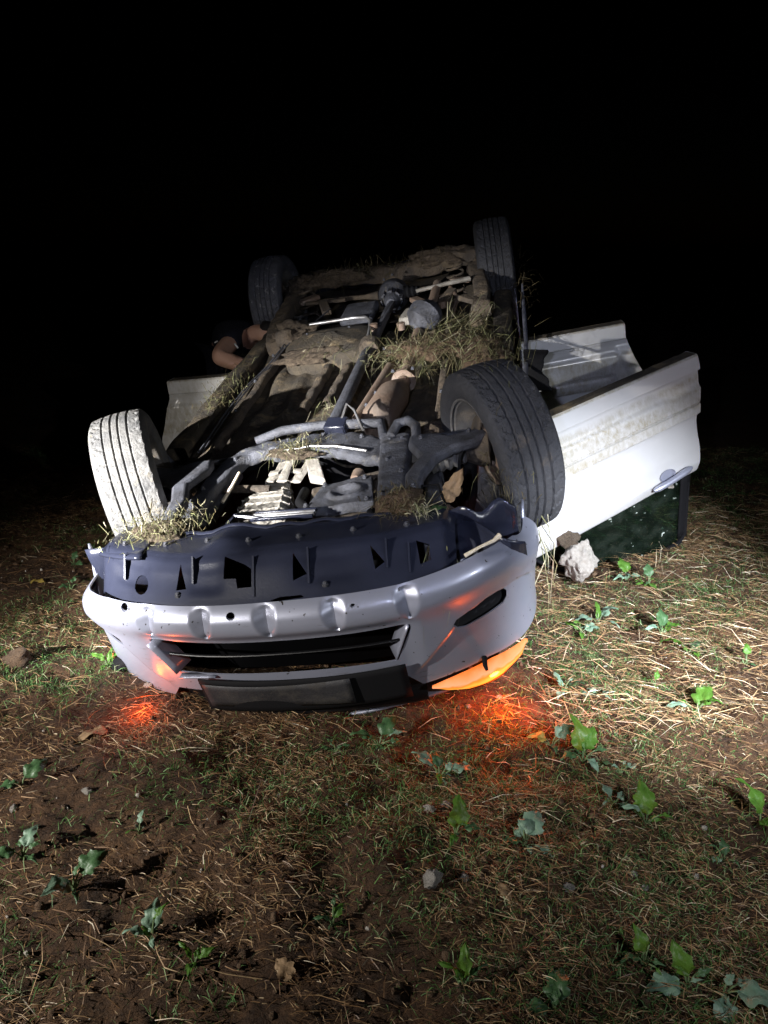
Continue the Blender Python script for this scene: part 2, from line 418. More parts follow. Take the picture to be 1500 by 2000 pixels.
# ------------------------------------------------------------------ ground
def ground():
    def axis(lo, hi, step, far):
        core = np.arange(lo, hi + 1e-6, step)
        g = [0.05]
        while sum(g) < far: g.append(g[-1] * 1.35)
        g = np.cumsum(g)
        return np.concatenate([core[0] - g[::-1], core, core[-1] + g])
    xs = axis(-2.5, 2.5, 0.012, 400); ys = axis(0.8, 5.2, 0.012, 600)
    X, Y = np.meshgrid(xs, ys, indexing='ij')
    far = np.clip((np.hypot(X, Y - 3) - 6) / 20, 0, 1)
    Z = gh(X, Y) * (1 - far) + far * 0.0
    n, m = X.shape
    V = np.stack([X, Y, Z], -1).reshape(-1, 3)
    idx = np.arange(n * m).reshape(n, m)
    F = np.stack([idx[:-1, :-1], idx[1:, :-1], idx[1:, 1:], idx[:-1, 1:]], -1).reshape(-1, 4)
    me = bpy.data.meshes.new('ground')
    me.vertices.add(len(V)); me.vertices.foreach_set('co', V.ravel())
    me.loops.add(F.size); me.loops.foreach_set('vertex_index', F.ravel().astype(np.int32))
    me.polygons.add(len(F)); me.polygons.foreach_set('loop_start', np.arange(0, F.size, 4, dtype=np.int32))
    me.update(); me.validate()
    me.shade_smooth()
    o = link('ground', me, None, ground_mat())
    tag(o, kind='structure')
ground()

def blades(name, P, D, Ln, Wd, droop, tint, mat, bend=None):
    """thin ribbons: P base points, D directions, each of 5 vertices"""
    n = len(P)
    D = D / np.linalg.norm(D, axis=1, keepdims=True)
    side = np.cross(D, rng.normal(size=(n, 3)) * 0.5 + np.array([0, 0, 1.0]))
    side /= np.linalg.norm(side, axis=1, keepdims=True) + 1e-9
    if bend is None: bend = rng.normal(size=(n, 3)) * 0.12
    mid = P + D * (Ln * 0.5)[:, None] + bend * (Ln * 0.5)[:, None]
    tip = P + D * Ln[:, None] - np.array([0, 0, 1.0]) * (droop * Ln)[:, None] + bend * (Ln * 0.25)[:, None]
    s = side * (Wd / 2)[:, None]
    V = np.stack([P - s, P + s, mid - s * 0.9, mid + s * 0.9, tip], 1).reshape(-1, 3)
    k = np.arange(n) * 5
    me = bpy.data.meshes.new(name)
    me.vertices.add(len(V)); me.vertices.foreach_set('co', V.ravel())
    lp = np.stack([k, k + 1, k + 3, k + 2, k + 2, k + 3, k + 4], 1).ravel().astype(np.int32)
    me.loops.add(len(lp)); me.loops.foreach_set('vertex_index', lp)
    st = np.stack([np.arange(n) * 7, np.arange(n) * 7 + 4], 1).ravel().astype(np.int32)
    me.polygons.add(len(st)); me.polygons.foreach_set('loop_start', st)
    me.update(); me.validate()
    at = me.attributes.new('tint', 'FLOAT', 'POINT')
    at.data.foreach_set('value', np.repeat(tint, 5).astype(np.float32))
    return link(name, me, None, mat)

# ------------------------------------------------------------------ the overturned car
car = empty('overturned_car')
car.matrix_world = CAR
tag(car, 'silver off-road car lying upside down with its wheels in the air and doors open', 'car')

def ybump(x):
    n, W = (2.3, 0.84) if x < 0 else (2.6, 0.87)
    u = min(abs(x) / W, 1.0)
    return -0.42 - 0.5 * max(0.0, 1 - u ** n) ** (1 / n)

def bump_pt(s):
    """a point and outward normal of the bumper's plan curve; s in 0..1 from left end to right end"""
    def pos(s):
        if s < 0.5:
            n, W = 2.3, 0.84; w = (0.5 - s) / 0.5 * math.pi / 2; sg = -1
        else:
            n, W = 2.6, 0.87; w = (s - 0.5) / 0.5 * math.pi / 2; sg = 1
        return Vector((sg * W * math.sin(w) ** (2 / n), -0.42 - 0.5 * math.cos(w) ** (2 / n)))
    # arc length table so the columns are evenly spaced
    return pos(s)
_tab = [bump_pt(i / 2000) for i in range(2001)]
_arc = np.concatenate([[0], np.cumsum([(_tab[i + 1] - _tab[i]).length for i in range(2000)])]); _arc /= _arc[-1]
def plan(s):
    k = float(np.interp(s, _arc, np.linspace(0, 1, 2001)))
    p = bump_pt(k)
    a = bump_pt(max(0, k - 0.004)); b = bump_pt(min(1, k + 0.004))
    t = (b - a).normalized()
    return p, Vector((t.y, -t.x))

LE_X = [-0.84, -0.80, -0.72, -0.6, -0.42, 0, 0.45, 0.58, 0.70, 0.78, 0.83, 0.87]
LE_Z = [-0.44, -0.41, -0.37, -0.345, -0.335, -0.335, -0.335, -0.325, -0.315, -0.32, -0.345, -0.40]
BT_X = [-0.84, -0.75, -0.58, -0.45, -0.42, 0.42, 0.46, 0.58, 0.69, 0.80, 0.87]
BT_Z = [-0.74, -0.735, -0.735, -0.74, -0.70, -0.70, -0.745, -0.732, -0.722, -0.735, -0.74]
CR_X = [0.40, 0.458, 0.575, 0.614, 0.717, 0.801, 0.835, 0.87]
CR_Z = [-0.74, -0.67, -0.557, -0.51, -0.466, -0.474, -0.498, -0.56]
GROOVES = [-0.42, -0.21, 0.012, 0.235, 0.465]

def bumper():
    def fn(u, v):
        p, nrm = plan(u)
        z0 = interp(p.x, LE_X, LE_Z); z1 = interp(p.x, BT_X, BT_Z)
        z = z0 + (z1 - z0) * v
        d = 0.0
        e = z0 - z                                      # distance from the lower edge
        d -= 0.035 * max(0, 1 - e / 0.045) ** 2         # rolled lower lip
        d += 0.016 * math.exp(-((e - 0.075) / 0.05) ** 2)
        ax = abs(p.x)
        if ax < 0.56:
            for g in GROOVES:
                w = 0.040 * math.sqrt(max(0, 1 - (max(0, e - 0.02) / 0.088) ** 2))
                q = abs(p.x - g) / max(w, 1e-5)
                if q < 1 and e < 0.108:
                    d -= 0.026 * (1 - q) * min(1, (1 - q) * 5 + 0.6) * (1 - 0.5 * sstep(0.05, 0.105, e)) * sstep(0.0, 0.022, e)
        if ax > 0.40:                                   # stepped-back lamp panel outside the crease
            zc = interp(ax, CR_X, CR_Z)
            d -= 0.017 * sstep(-0.004, 0.016, zc - z) * sstep(0.42, 0.50, ax)
        if ax < 0.50:                                   # centre recedes towards the grille
            d -= 0.018 * sstep(0.085, 0.14, e) * (1 - sstep(0.42, 0.5, ax))
        d += 0.004 * math.sin(p.x * 5.3 + 1) * math.sin(z * 9)  # dents and ripple from the crash
        return (p.x + nrm.x * d, p.y + nrm.y * d, z)
    b = MB().grid(fn, 400, 70)
    o = b.build('front_bumper', M['paint'], car, fix=True)
    m = o.modifiers.new('solid', 'SOLIDIFY'); m.thickness = 0.006; m.offset = -1
    cuts = []
    cuts.append(MB().prism([(-0.452, -1.1, -0.478), (0.458, -1.1, -0.478), (0.455, -1.1, -0.50), (0.395, -1.1, -0.622), (-0.38, -1.1, -0.622), (-0.43, -1.1, -0.56)], (0, 0.45, 0)))
    def slot(sg):
        P = [(0.588, -0.525), (0.600, -0.508), (0.640, -0.492), (0.735, -0.484), (0.754, -0.490), (0.762, -0.505), (0.760, -0.528), (0.746, -0.545), (0.62, -0.562), (0.596, -0.556), (0.586, -0.542)]
        return MB().prism([(sg * x, -1.1, z) for x, z in P], (0, 0.65, 0))
    cuts += [slot(1), slot(-1)]
    for hx, hz, hr in ((-0.505, -0.352, 0.012), (-0.10, -0.358, 0.012), (0.30, -0.36, 0.006)):
        cuts.append(MB().prism([(hx + hr * math.cos(a) * 1.3, -1.2, hz + hr * 0.8 * math.sin(a)) for a in np.linspace(0, 2 * math.pi, 10, endpoint=False)], (0, 0.6, 0)))
    cut(o, cuts)
    # dark lamp recesses behind the slots
    for sg in (1, -1):
        q = MB().grid(lambda u, v: (sg * (0.57 + 0.22 * u), ybump(sg * (0.57 + 0.22 * u)) + 0.045 + 0.02 * math.sin(v * 3.1), -0.46 - 0.12 * v), 8, 4)
        f = q.build('fog_lamp_recess', M['gloss'], o)
    # the grille opening: back wall and bars
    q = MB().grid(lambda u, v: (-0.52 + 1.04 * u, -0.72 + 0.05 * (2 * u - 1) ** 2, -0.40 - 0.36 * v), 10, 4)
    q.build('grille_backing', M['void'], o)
    for k, (z, h) in enumerate(((-0.552, 0.006),)):
        q = MB().tube([(x, ybump(x) + 0.035 + 0.01 * k, z) for x in np.linspace(-0.44 + 0.03 * k, 0.43 - 0.02 * k, 15)], h, 8, 0.55)
        q.build('grille_bar', M['gloss'], o)
    # side cheeks of the opening
    for sg in (-1, 1):
        q = MB().grid(lambda u, v: (sg * (0.452 - 0.062 * v - 0.03 * u), ybump(0.42) + 0.012 + 0.07 * u, -0.482 - 0.138 * v), 3, 5)
        q.build('grille_surround', M['paint'], o, solid=0.004)
    # broken trim strip at the opening's left lower corner
    q = MB().grid(lambda u, v: (-0.37 + 0.13 * u, ybump(-0.3) - 0.004 + 0.03 * v, -0.616 - 0.005 * v - 0.008 * u), 5, 2)
    q.build('trim_strip', M['paint'], o, solid=0.005)
    # clip sticking out over the headlight
    q = MB().tube([(0.665, -0.79, -0.712), (0.667, -0.825, -0.716), (0.672, -0.84, -0.726)], [0.009, 0.008, 0.005], 8)
    q.build('clip', M['black'], o)
    return o
bumper()

def headlight(sg):
    ux = [0.485, 0.53, 0.584, 0.688, 0.757, 0.812]; uz = [-0.752, -0.742, -0.733, -0.722, -0.73, -0.738]
    lx = [0.485, 0.53, 0.60, 0.66, 0.712, 0.787, 0.812]; lz = [-0.762, -0.800, -0.825, -0.830, -0.826, -0.802, -0.748]
    h = empty('headlight', car)
    def fn(u, v, off=0.0):
        x = 0.486 + 0.324 * u
        z = interp(x, ux, uz) * (1 - v) + interp(x, lx, lz) * v
        bul = math.sin(math.pi * min(1, max(0, v))) * 0.012
        return (sg * x, ybump(sg * min(x, 0.80)) + 0.006 - bul + off + 0.012 * v * v, z)
    ln = MB().grid(lambda u, v: fn(u, v), 40, 10).build('lens', M['lamp'], h)
    ln.data.attributes.new('tint', 'FLOAT', 'POINT').data.foreach_set('value', np.array([(k % 11) / 10 for k in range(41 * 11)], np.float32))
    MB().grid(lambda u, v: fn(u, 0.95 + 0.25 * v, 0.012), 40, 3).build('lens_rim', M['black'], h, solid=0.004)
    l = bpy.data.lights.new('indicator_bulb', 'POINT'); l.color = (1.0, 0.115, 0.008); l.energy = 3.2; l.shadow_soft_size = 0.02
    lo = bpy.data.objects.new('indicator_bulb', l); COL.objects.link(lo); lo.parent = h
    lo.location = (0.72, -0.785, -0.868) if sg > 0 else CAR.inverted() @ Vector((-0.85, 2.31, float(gh(-0.85, 2.31)) + 0.05))
    l.energy = 7.0 if sg > 0 else 1.3
    MB().tube([(sg * 0.62, -0.70, -0.77), (sg * 0.62, -0.55, -0.78)], [0.09, 0.05], 14, 0.7).build('lamp_housing', M['black'], h)
headlight(1); headlight(-1)

# bonnet, folded under the nose
def bonnet(u, v):
    x = -0.60 + 1.20 * u
    y = ybump(x * 0.98) + 0.085 + 1.25 * v
    z = -0.855 - 0.19 * v ** 0.7 - 0.05 * (1 - (2 * u - 1) ** 2) + 0.01 * math.sin(u * 9)
    return (x, y, z)
MB().grid(bonnet, 40, 16).build('bonnet', M['paint'], car, solid=0.01)
# upper grille bar and number plate between bumper and bonnet
MB().grid(lambda u, v: (-0.45 + 0.91 * u, ybump(-0.45 + 0.91 * u) + 0.05 - 0.01 * math.sin(v * 9.4), -0.69 - 0.16 * v), 30, 8).build('upper_grille', M['gloss'], car)
def holder(u, v):
    x = -0.30 + 0.72 * u
    return (x, ybump(x) - 0.010 + 0.010 * v, -0.620 - 0.150 * v - 0.010 * math.sin(u * 3.0))
MB().grid(holder, 24, 6).build('plate_holder', M['black'], car, solid=0.006)
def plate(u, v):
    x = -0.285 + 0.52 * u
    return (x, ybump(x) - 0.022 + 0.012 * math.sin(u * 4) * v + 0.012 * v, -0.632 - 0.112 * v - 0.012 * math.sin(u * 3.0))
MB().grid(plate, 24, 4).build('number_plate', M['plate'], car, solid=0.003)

# plastic undertray behind the bumper lip
def tray_pt(u, v):
    x = -0.66 + 1.28 * u
    yb = ybump(x * 1.08)
    # profile of the tray from the bumper lip up to its highest ridge and back
    vs_ = [0, 0.10, 0.42, 0.52, 0.60, 1.0]
    f = interp(v, vs_, [0.035, 0.055, 0.13, 0.165, 0.205, 0.36])
    z = interp(v, vs_, [-0.352, -0.335, -0.268, -0.245, -0.240, -0.268])
    y = yb + f * (1.0 if abs(x) < 0.5 else 1 - 0.9 * (abs(x) - 0.5))
    z += 0.010 * math.sin(x * 7 + 1.0) * sstep(0.05, 0.4, v)
    z += 0.028 * math.exp(-((x + 0.16) / 0.075) ** 2) * sstep(0.55, 0.75, v)
    ed = sstep(0.60, 0.66, abs(x + 0.02))
    return (x, y, z - 0.05 * ed)
def tray():
    def fn(u, v):
        p = tray_pt(u, v)
        x = p[0]; z = p[2]
        for c, w in ((-0.50, 0.07), (0.22, 0.10), (-0.20, 0.06)):
            z -= 0.012 * math.exp(-((x - c) / w) ** 4) * sstep(0.15, 0.3, v) * (1 - sstep(0.45, 0.55, v))
        return (x, p[1], z)
    o = MB().grid(fn, 120, 40).build('undertray', M['plastic'], car)
    m = o.modifiers.new('solid', 'SOLIDIFY'); m.thickness = 0.005; m.offset = -1
    def hole(pts, d=0.12):
        P = []
        for x, v in pts:
            p = tray_pt((x + 0.66) / 1.28, v)
            P.append((p[0], p[1] - d * 0.6, p[2] + d * 0.75))
        return MB().prism(P, (0, 1.2 * d, -1.5 * d))
    ov = [(-0.455 + 0.030 * math.cos(a), 0.24 + 0.12 * math.sin(a)) for a in np.linspace(0, 2 * math.pi, 14, endpoint=False)]
    cuts = [hole(ov),
            hole([(-0.30, 0.50), (-0.272, 0.24), (-0.31, 0.22)]),
            hole([(-0.135, 0.54), (-0.06, 0.45), (-0.035, 0.40), (-0.035, 0.22), (-0.085, 0.22), (-0.09, 0.32), (-0.135, 0.33)]),
            hole([(0.105, 0.50), (0.15, 0.30), (0.105, 0.24)]),
            hole([(0.355, 0.50), (0.40, 0.32), (0.37, 0.26)]),
            hole([(0.50, 0.46), (0.54, 0.40), (0.545, 0.22), (0.51, 0.20)]),
            hole([(-0.005, 0.03), (0.06, 0.10), (0.13, 0.10), (0.14, 0.07), (0.05, 0.05)])]
    cut(o, cuts)
    # upright ribs standing beside the openings
    for x, v0, v1, hgt in ((-0.25, 0.30, 0.54, 0.026), (-0.03, 0.12, 0.50, 0.014), (0.155, 0.20, 0.52, 0.018), (0.405, 0.25, 0.52, 0.018), (0.475, 0.14, 0.45, 0.014), (-0.53, 0.25, 0.5, 0.02)):
        a = Vector(tray_pt((x + 0.66) / 1.28, v0)); b = Vector(tray_pt((x + 0.66) / 1.28, v1)); up = Vector((0, -0.55, 0.83))
        MB().prism([a - up * 0.01, b - up * 0.01, b + up * hgt, a + up * 0.004], (0.006, 0, 0)).build('rib', M['plastic'], o, smooth=False)
    # stepped ledge on the lamp side and flange along the back edge
    MB().grid(lambda u, v: (-0.66 + 0.20 * u, ybump(-0.62 + 0.2 * u) + 0.17 + 0.14 * v, -0.262 + 0.018 * u - 0.02 * v), 8, 4).build('corner_ledge', M['plastic'], o, solid=0.012)
    q = MB()
    pts = [tray_pt(u, 1.0) for u in np.linspace(0.12, 0.92, 25)]
    q.tube([(p[0], p[1] + 0.005 + 0.006 * math.sin(i * 2.1), p[2] + 0.004 + 0.003 * math.sin(i * 1.7)) for i, p in enumerate(pts)], 0.010, 8, 0.5).build('rear_flange', M['plastic'], o)
tray()

# wheel-arch liner, creased black plastic on the right of the nose
def liner(u, v):
    x = 0.56 + 0.26 * u
    w = 0.35 + 1.3 * v
    y = -0.02 - 0.52 * math.sin(w) + 0.02 * math.sin(u * 9 + v * 7)
    z = -0.40 - 0.40 * math.cos(w) * 0.9 + 0.16 + 0.015 * math.sin(u * 14 + 3 * v)
    return (x, y - 0.02, z - 0.05)
MB().grid(liner, 14, 16).build('wheel_arch_liner', M['plastic'], car, solid=0.005, angle=20)
MB().grid(lambda u, v: (0.56 + 0.28 * u, -0.56 + 0.05 * math.sin(6 * u) - 0.10 * u - 0.16 * v + 0.2 * u * v, -0.36 + 0.06 * math.sin(2.8 * u) - 0.10 * v), 12, 8).build('wheel_arch_liner', M['plastic'], car, solid=0.005, angle=20)
MB().grid(lambda u, v: (-0.56 - 0.22 * u, -0.02 - 0.50 * math.sin(0.35 + 1.3 * v), -0.33 - 0.40 * math.cos(0.35 + 1.3 * v)), 10, 14).build('wheel_arch_liner', M['plastic'], car, solid=0.005)

# front wings, sills, rear quarters, floor, crushed cabin
def wing(sg):
    def fn(u, v):
        w = math.pi * u
        a = Vector((0.40 * math.cos(w), -0.345 - 0.40 * math.sin(w)))   # arch edge (y, z)
        c = Vector((0.50 * math.cos(w) * 1.05, -0.345 - 0.62 * max(0.18, math.sin(w)) ** 0.6))
        p = a.lerp(c, v)
        return (sg * (0.87 - 0.03 * abs(math.cos(w)) - 0.02 * v), p.x, p.y)
    MB().grid(fn, 28, 6).build('front_wing', M['paint'], car, solid=0.01)
wing(1); wing(-1)
def sill(pts, h=0.10, w=0.11):
    q = MB()
    k = []
    n = len(pts)
    def fn(u, v):
        t = u * (n - 1); i = min(int(t), n - 2); p = Vector(pts[i]).lerp(Vector(pts[i + 1]), t - i)
        a = 2 * math.pi * v
        cx = math.copysign(abs(math.cos(a)) ** 0.5, math.cos(a)) * w / 2; cz = math.copysign(abs(math.sin(a)) ** 0.5, math.sin(a)) * h / 2
        return (p.x + cx + 0.004 * math.sin(u * 40 + v * 9), p.y, p.z + cz + 0.005 * math.sin(u * 33))
    q.grid(fn, 40, 16)
    return q.build('sill', M['floor'], car)
sill([(-0.80, 0.45, -0.42), (-0.765, 1.2, -0.41), (-0.70, 1.9, -0.40), (-0.69, 2.25, -0.42)])
sill([(0.80, 0.42, -0.42), (0.80, 1.2, -0.42), (0.82, 2.25, -0.42)])
def quarter(sg):
    def fn(u, v):
        y = (2.2 if sg > 0 else 2.36) + (1.35 if sg > 0 else 1.19) * u
        arch = -0.345 - math.sqrt(max(0, 0.42 ** 2 - (y - 2.65) ** 2)) if abs(y - 2.65) < 0.42 else -0.345
        top = min(-0.36, arch)
        return (sg * (0.90 - 0.03 * u * u), y, top + (-1.05 - top) * v)
    MB().grid(fn, 36, 6).build('rear_quarter', M['paint'], car, solid=0.01)
quarter(1); quarter(-1)
MB().grid(lambda u, v: (-0.84 + 1.68 * u, 3.52 - 0.10 * (2 * u - 1) ** 4 + 0.03 * math.sin(3 * v), -0.38 - 0.30 * v), 24, 6).build('rear_bumper', M['plastic'], car, solid=0.02)
def floor(u, v):
    x = -0.74 + 1.50 * u; y = 0.36 + 1.9 * v
    z = -0.43
    z += -0.10 * math.exp(-((x - 0.10) / 0.13) ** 4)                  # transmission tunnel
    for c in (-0.62, -0.47, -0.33, 0.42, 0.56, 0.68):
        z += 0.018 * math.exp(-((x - c) / 0.03) ** 4)
    z += 0.012 * math.sin(y * 11) * math.exp(-((x + 0.5) / 0.2) ** 4) + 0.008 * math.sin(x * 23 + y * 9)
    return (x, y, z)
MB().grid(floor, 90, 60).build('floor_pan', M['floor'], car, solid=0.006)
MB().grid(lambda u, v: (-0.74 + 1.5 * u, 2.25 + 1.28 * v, -0.47 - 0.06 * sstep(0, 0.2, v) + 0.02 * math.sin(u * 17) * math.sin(v * 9)), 30, 24).build('rear_floor_pan', M['floor'], car, solid=0.006)
for x, y0, y1, z in ((-0.58, 0.4, 2.2, -0.40), (-0.22, 0.75, 1.55, -0.405), (-0.10, 0.8, 1.5, -0.41), (0.50, 0.4, 2.2, -0.40)):
    MB().grid(lambda u, v: (x + 0.05 * (v - 0.5) * 2 * 0.6 + 0.05 * u * (1 if x < 0 else 0), y0 + (y1 - y0) * u, z + 0.035 * (1 - (2 * v - 1) ** 4) + 0.005 * math.sin(u * 30)), 30, 8).build('floor_rail', M['mudmetal'], car)
MB().grid(lambda u, v: (-0.72 + 1.44 * u, 0.35 + 0.06 * math.sin(v * 3), -0.42 - 0.55 * v), 20, 6).build('bulkhead', M['black'], car, solid=0.01)
for sg in (-1, 1):
    MB().grid(lambda u, v: (sg * (0.54 + 0.03 * math.sin(u * 7)), -0.52 + 0.9 * u, -0.42 - 0.5 * v), 14, 6).build('inner_wing', M['black'], car, solid=0.008)
    MB().box((sg * 0.50, -0.10, -0.46), (0.07, 0.86, 0.10), (0, 0, sg * 0.05)).build('chassis_rail', M['metal'], car, bevel=0.012)
MB().grid(lambda u, v: (-0.56 + 1.12 * u, -0.55 + 0.93 * v, -0.84 - 0.02 * math.sin(u * 9)), 12, 12).build('engine_bay_shield', M['black'], car, solid=0.006)
def cabin(u, v):
    a = 2 * math.pi * v
    y = 0.45 + 2.95 * u
    hw = 0.80 - 0.12 * abs(math.sin(a)) * 0.5
    x = math.copysign(abs(math.cos(a)) ** 0.45, math.cos(a)) * hw
    z = -0.98 - 0.12 * sstep(0, 0.3, u) - 0.16 * (math.sin(a))
    return (x, y, z + 0.03 * math.sin(7 * y + x * 5))
MB().grid(cabin, 24, 24).build('crushed_cabin', M['black'], car)

# ---- running gear seen from below
def T(name, pts, r, mat, n=12, flat=1.0, parent=car, label=None):
    return MB().tube(pts, r, n, flat).build(name, M[mat], parent, label=label)
# subframe: curved left arm, cross member, right leg
def sweep(name, pts, w, h, mat, taper=None, nseg=40, wob=0.004):
    pts = [Vector(p) for p in pts]; n = len(pts)
    def cr(t):
        i = min(int(t), n - 2); f = t - i
        p0 = pts[max(i - 1, 0)]; p1 = pts[i]; p2 = pts[i + 1]; p3 = pts[min(i + 2, n - 1)]
        return 0.5 * ((2 * p1) + (p2 - p0) * f + (2 * p0 - 5 * p1 + 4 * p2 - p3) * f * f + (3 * p1 - p0 - 3 * p2 + p3) * f ** 3)
    q = MB(); m = 16
    rings = []
    for k in range(nseg + 1):
        t = k / nseg * (n - 1); p = cr(t); d = (cr(min(n - 1, t + 0.01)) - cr(max(0, t - 0.01))).normalized()
        a = d.cross(Vector((0, 0, 1))).normalized(); b = a.cross(d)
        s = 1.0 if not taper else interp(k / nseg, [i / (len(taper) - 1) for i in range(len(taper))], taper)
        for j in range(m):
            g = 2 * math.pi * j / m
            ca = math.copysign(abs(math.cos(g)) ** 0.45, math.cos(g)); sa = math.copysign(abs(math.sin(g)) ** 0.45, math.sin(g))
            q.v.append(tuple(p + a * ca * w / 2 * s + b * sa * h / 2 + Vector((0, 0, wob * math.sin(k * 1.3 + j)))))
    for k in range(nseg):
        for j in range(m):
            q.f.append((k * m + j, k * m + (j + 1) % m, (k + 1) * m + (j + 1) % m, (k + 1) * m + j))
    q.f.append(tuple(reversed(range(m)))); q.f.append(tuple(nseg * m + j for j in range(m)))
    return q.build(name, M[mat], car, angle=50)
sf = sweep('subframe_arm', [(-0.47, -0.40, -0.37), (-0.46, -0.28, -0.36), (-0.42, -0.03, -0.34), (-0.35, 0.14, -0.33), (-0.22, 0.19, -0.32), (-0.10, 0.17, -0.32)], 0.085, 0.06, 'metal')
sweep('subframe_cross_member', [(-0.20, 0.15, -0.32), (-0.05, 0.16, -0.31), (0.12, 0.13, -0.31), (0.26, 0.05, -0.32), (0.34, 0.02, -0.32)], 0.17, 0.055, 'metal', [0.5, 0.9, 1.0, 1.0, 0.8])
sweep('subframe_leg', [(0.345, 0.12, -0.315), (0.355, 0.0, -0.315), (0.37, -0.25, -0.32), (0.38, -0.48, -0.33)], 0.13, 0.07, 'metal', [1.0, 1.0, 0.9, 0.75])
T('steel_lip', [(-0.13, 0.085, -0.280), (-0.02, 0.09, -0.275), (0.10, 0.062, -0.276), (0.24, 0.0, -0.283)], 0.006, 'bright', 8)
T('anti_roll_bar', [(-0.30, 0.24, -0.29), (-0.18, 0.27, -0.27), (0.0, 0.265, -0.265), (0.18, 0.22, -0.26), (0.28, 0.20, -0.26), (0.30, 0.10, -0.28)], [0.018, 0.021, 0.021, 0.021, 0.021, 0.02], 'metal')
T('anti_roll_bar', [(0.33, 0.10, -0.28), (0.355, 0.17, -0.26), (0.40, 0.18, -0.255), (0.435, 0.13, -0.26), (0.445, 0.02, -0.28), (0.47, 0.0, -0.29)], 0.021, 'metal')
MB().box((0.08, 0.235, -0.265), (0.10, 0.075, 0.05), (0.2, 0, -0.2)).build('bracket_cover', M['plastic'], car, bevel=0.008)
T('brake_hose', [(0.105, 0.25, -0.24), (0.125, 0.31, -0.20), (0.16, 0.28, -0.22), (0.21, 0.15, -0.26)], 0.006, 'bright', 8)
# gearbox: pale ribbed casting
gx = MB()
def gear(u, v):
    a = 2 * math.pi * v
    y = -0.30 + 0.44 * u
    r = interp(u, [0, 0.04, 0.55, 0.62, 1], [0.02, 0.115, 0.105, 0.085, 0.05])
    r += 0.007 * (1 if (u * 8) % 1 > 0.72 else 0)
    cx = -0.19 - 0.03 * u
    ca, sa = math.cos(a), math.sin(a)
    r *= 1 + 0.05 * (1 if (v * 10) % 1 > 0.8 else 0)
    return (cx + r * math.copysign(abs(ca) ** 0.42, ca), y, -0.49 + 0.9 * r * math.copysign(abs(sa) ** 0.42, sa))
gb = gx.grid(gear, 80, 60).build('gearbox', M['alu'], car, angle=25)
for a, b, r in (((-0.24, 0.10, -0.43), (-0.19, 0.27, -0.40), 0.016), ((-0.17, 0.06, -0.41), (-0.16, 0.27, -0.40), 0.015), ((-0.25, 0.16, -0.42), (-0.10, 0.15, -0.42), 0.014),
                ((-0.12, 0.08, -0.43), (-0.06, 0.26, -0.41), 0.018)):
    T('casting_rib', [a, ((a[0] + b[0]) / 2, (a[1] + b[1]) / 2, a[2] + 0.01), b], [r * 1.7, r * 1.2, r * 1.7], 'alu', 8, 0.3, gb)
MB().prism([(-0.10, 0.24, -0.40), (-0.03, 0.22, -0.40), (0.02, 0.06, -0.42), (-0.06, 0.10, -0.42)], (0, 0, -0.04)).build('bracket', M['alu'], car, bevel=0.006)
# engine sump plate with its oval dimple
def sump(u, v):
    P = [Vector((0.0, -0.30)), Vector((0.29, -0.29)), Vector((0.25, -0.05)), Vector((0.05, -0.10))]
    p = (P[0].lerp(P[1], u)).lerp(P[3].lerp(P[2], u), v)
    z = -0.365
    q = math.hypot((p.x - 0.165) / 0.062, (p.y + 0.185) / 0.045)
    z += 0.012 * math.exp(-((q - 1) / 0.22) ** 2) - 0.014 * max(0, 1 - q)
    z -= 0.05 * max(0, (0.06 - u) / 0.06) + 0.03 * max(0, (0.08 - v) / 0.08) + 0.03 * max(0, (v - 0.94) / 0.06)
    return (p.x, p.y, z + 0.003 * math.sin(p.x * 40))
MB().grid(sump, 44, 32).build('sump', M['metal'], car, solid=0.01)
MB().box((0.14, -0.15, -0.52), (0.30, 0.30, 0.22), (0, 0, 0.1)).build('engine_block', M['mudmetal'], car, bevel=0.02)
for k in range(4):
    MB().box((-0.05, -0.375 + 0.022 * k, -0.335 - 0.004 * k), (0.25, 0.009, 0.016), (0.4, 0, -0.06)).build('radiator_fin', M['bright'] if k in (1, 2) else M['plastic'], car, bevel=0.002)
MB().tube([(0.17, -0.02, -0.40), (0.18, 0.03, -0.40)], [0.022, 0.028], 10).build('drain_boss', M['exhaust'], car)
# propeller shaft and centre bearing
ps = T('propeller_shaft', [(0.0, 0.33, -0.36), (0.01, 0.40, -0.345), (0.055, 1.30, -0.335), (0.06, 1.36, -0.335)], [0.02, 0.031, 0.031, 0.025], 'metal', 18)
T('propeller_shaft', [(0.062, 1.46, -0.335), (0.07, 1.55, -0.335), (0.10, 2.10, -0.33), (0.105, 2.20, -0.33)], [0.022, 0.027, 0.027, 0.02], 'metal', 18)
MB().lathe([(-0.05, 0.02), (-0.05, 0.055), (-0.02, 0.062), (0.03, 0.062), (0.05, 0.04), (0.05, 0.02)], 20, 'y', (0.06, 1.41, -0.335)).build('centre_bearing', M['mudmetal'], car)
MB().prism([(-0.08, 1.36, -0.355), (0.20, 1.34, -0.355), (0.18, 1.48, -0.355), (-0.06, 1.50, -0.355)], (0, 0, -0.03)).build('bearing_bracket', M['mudmetal'], car, bevel=0.006)
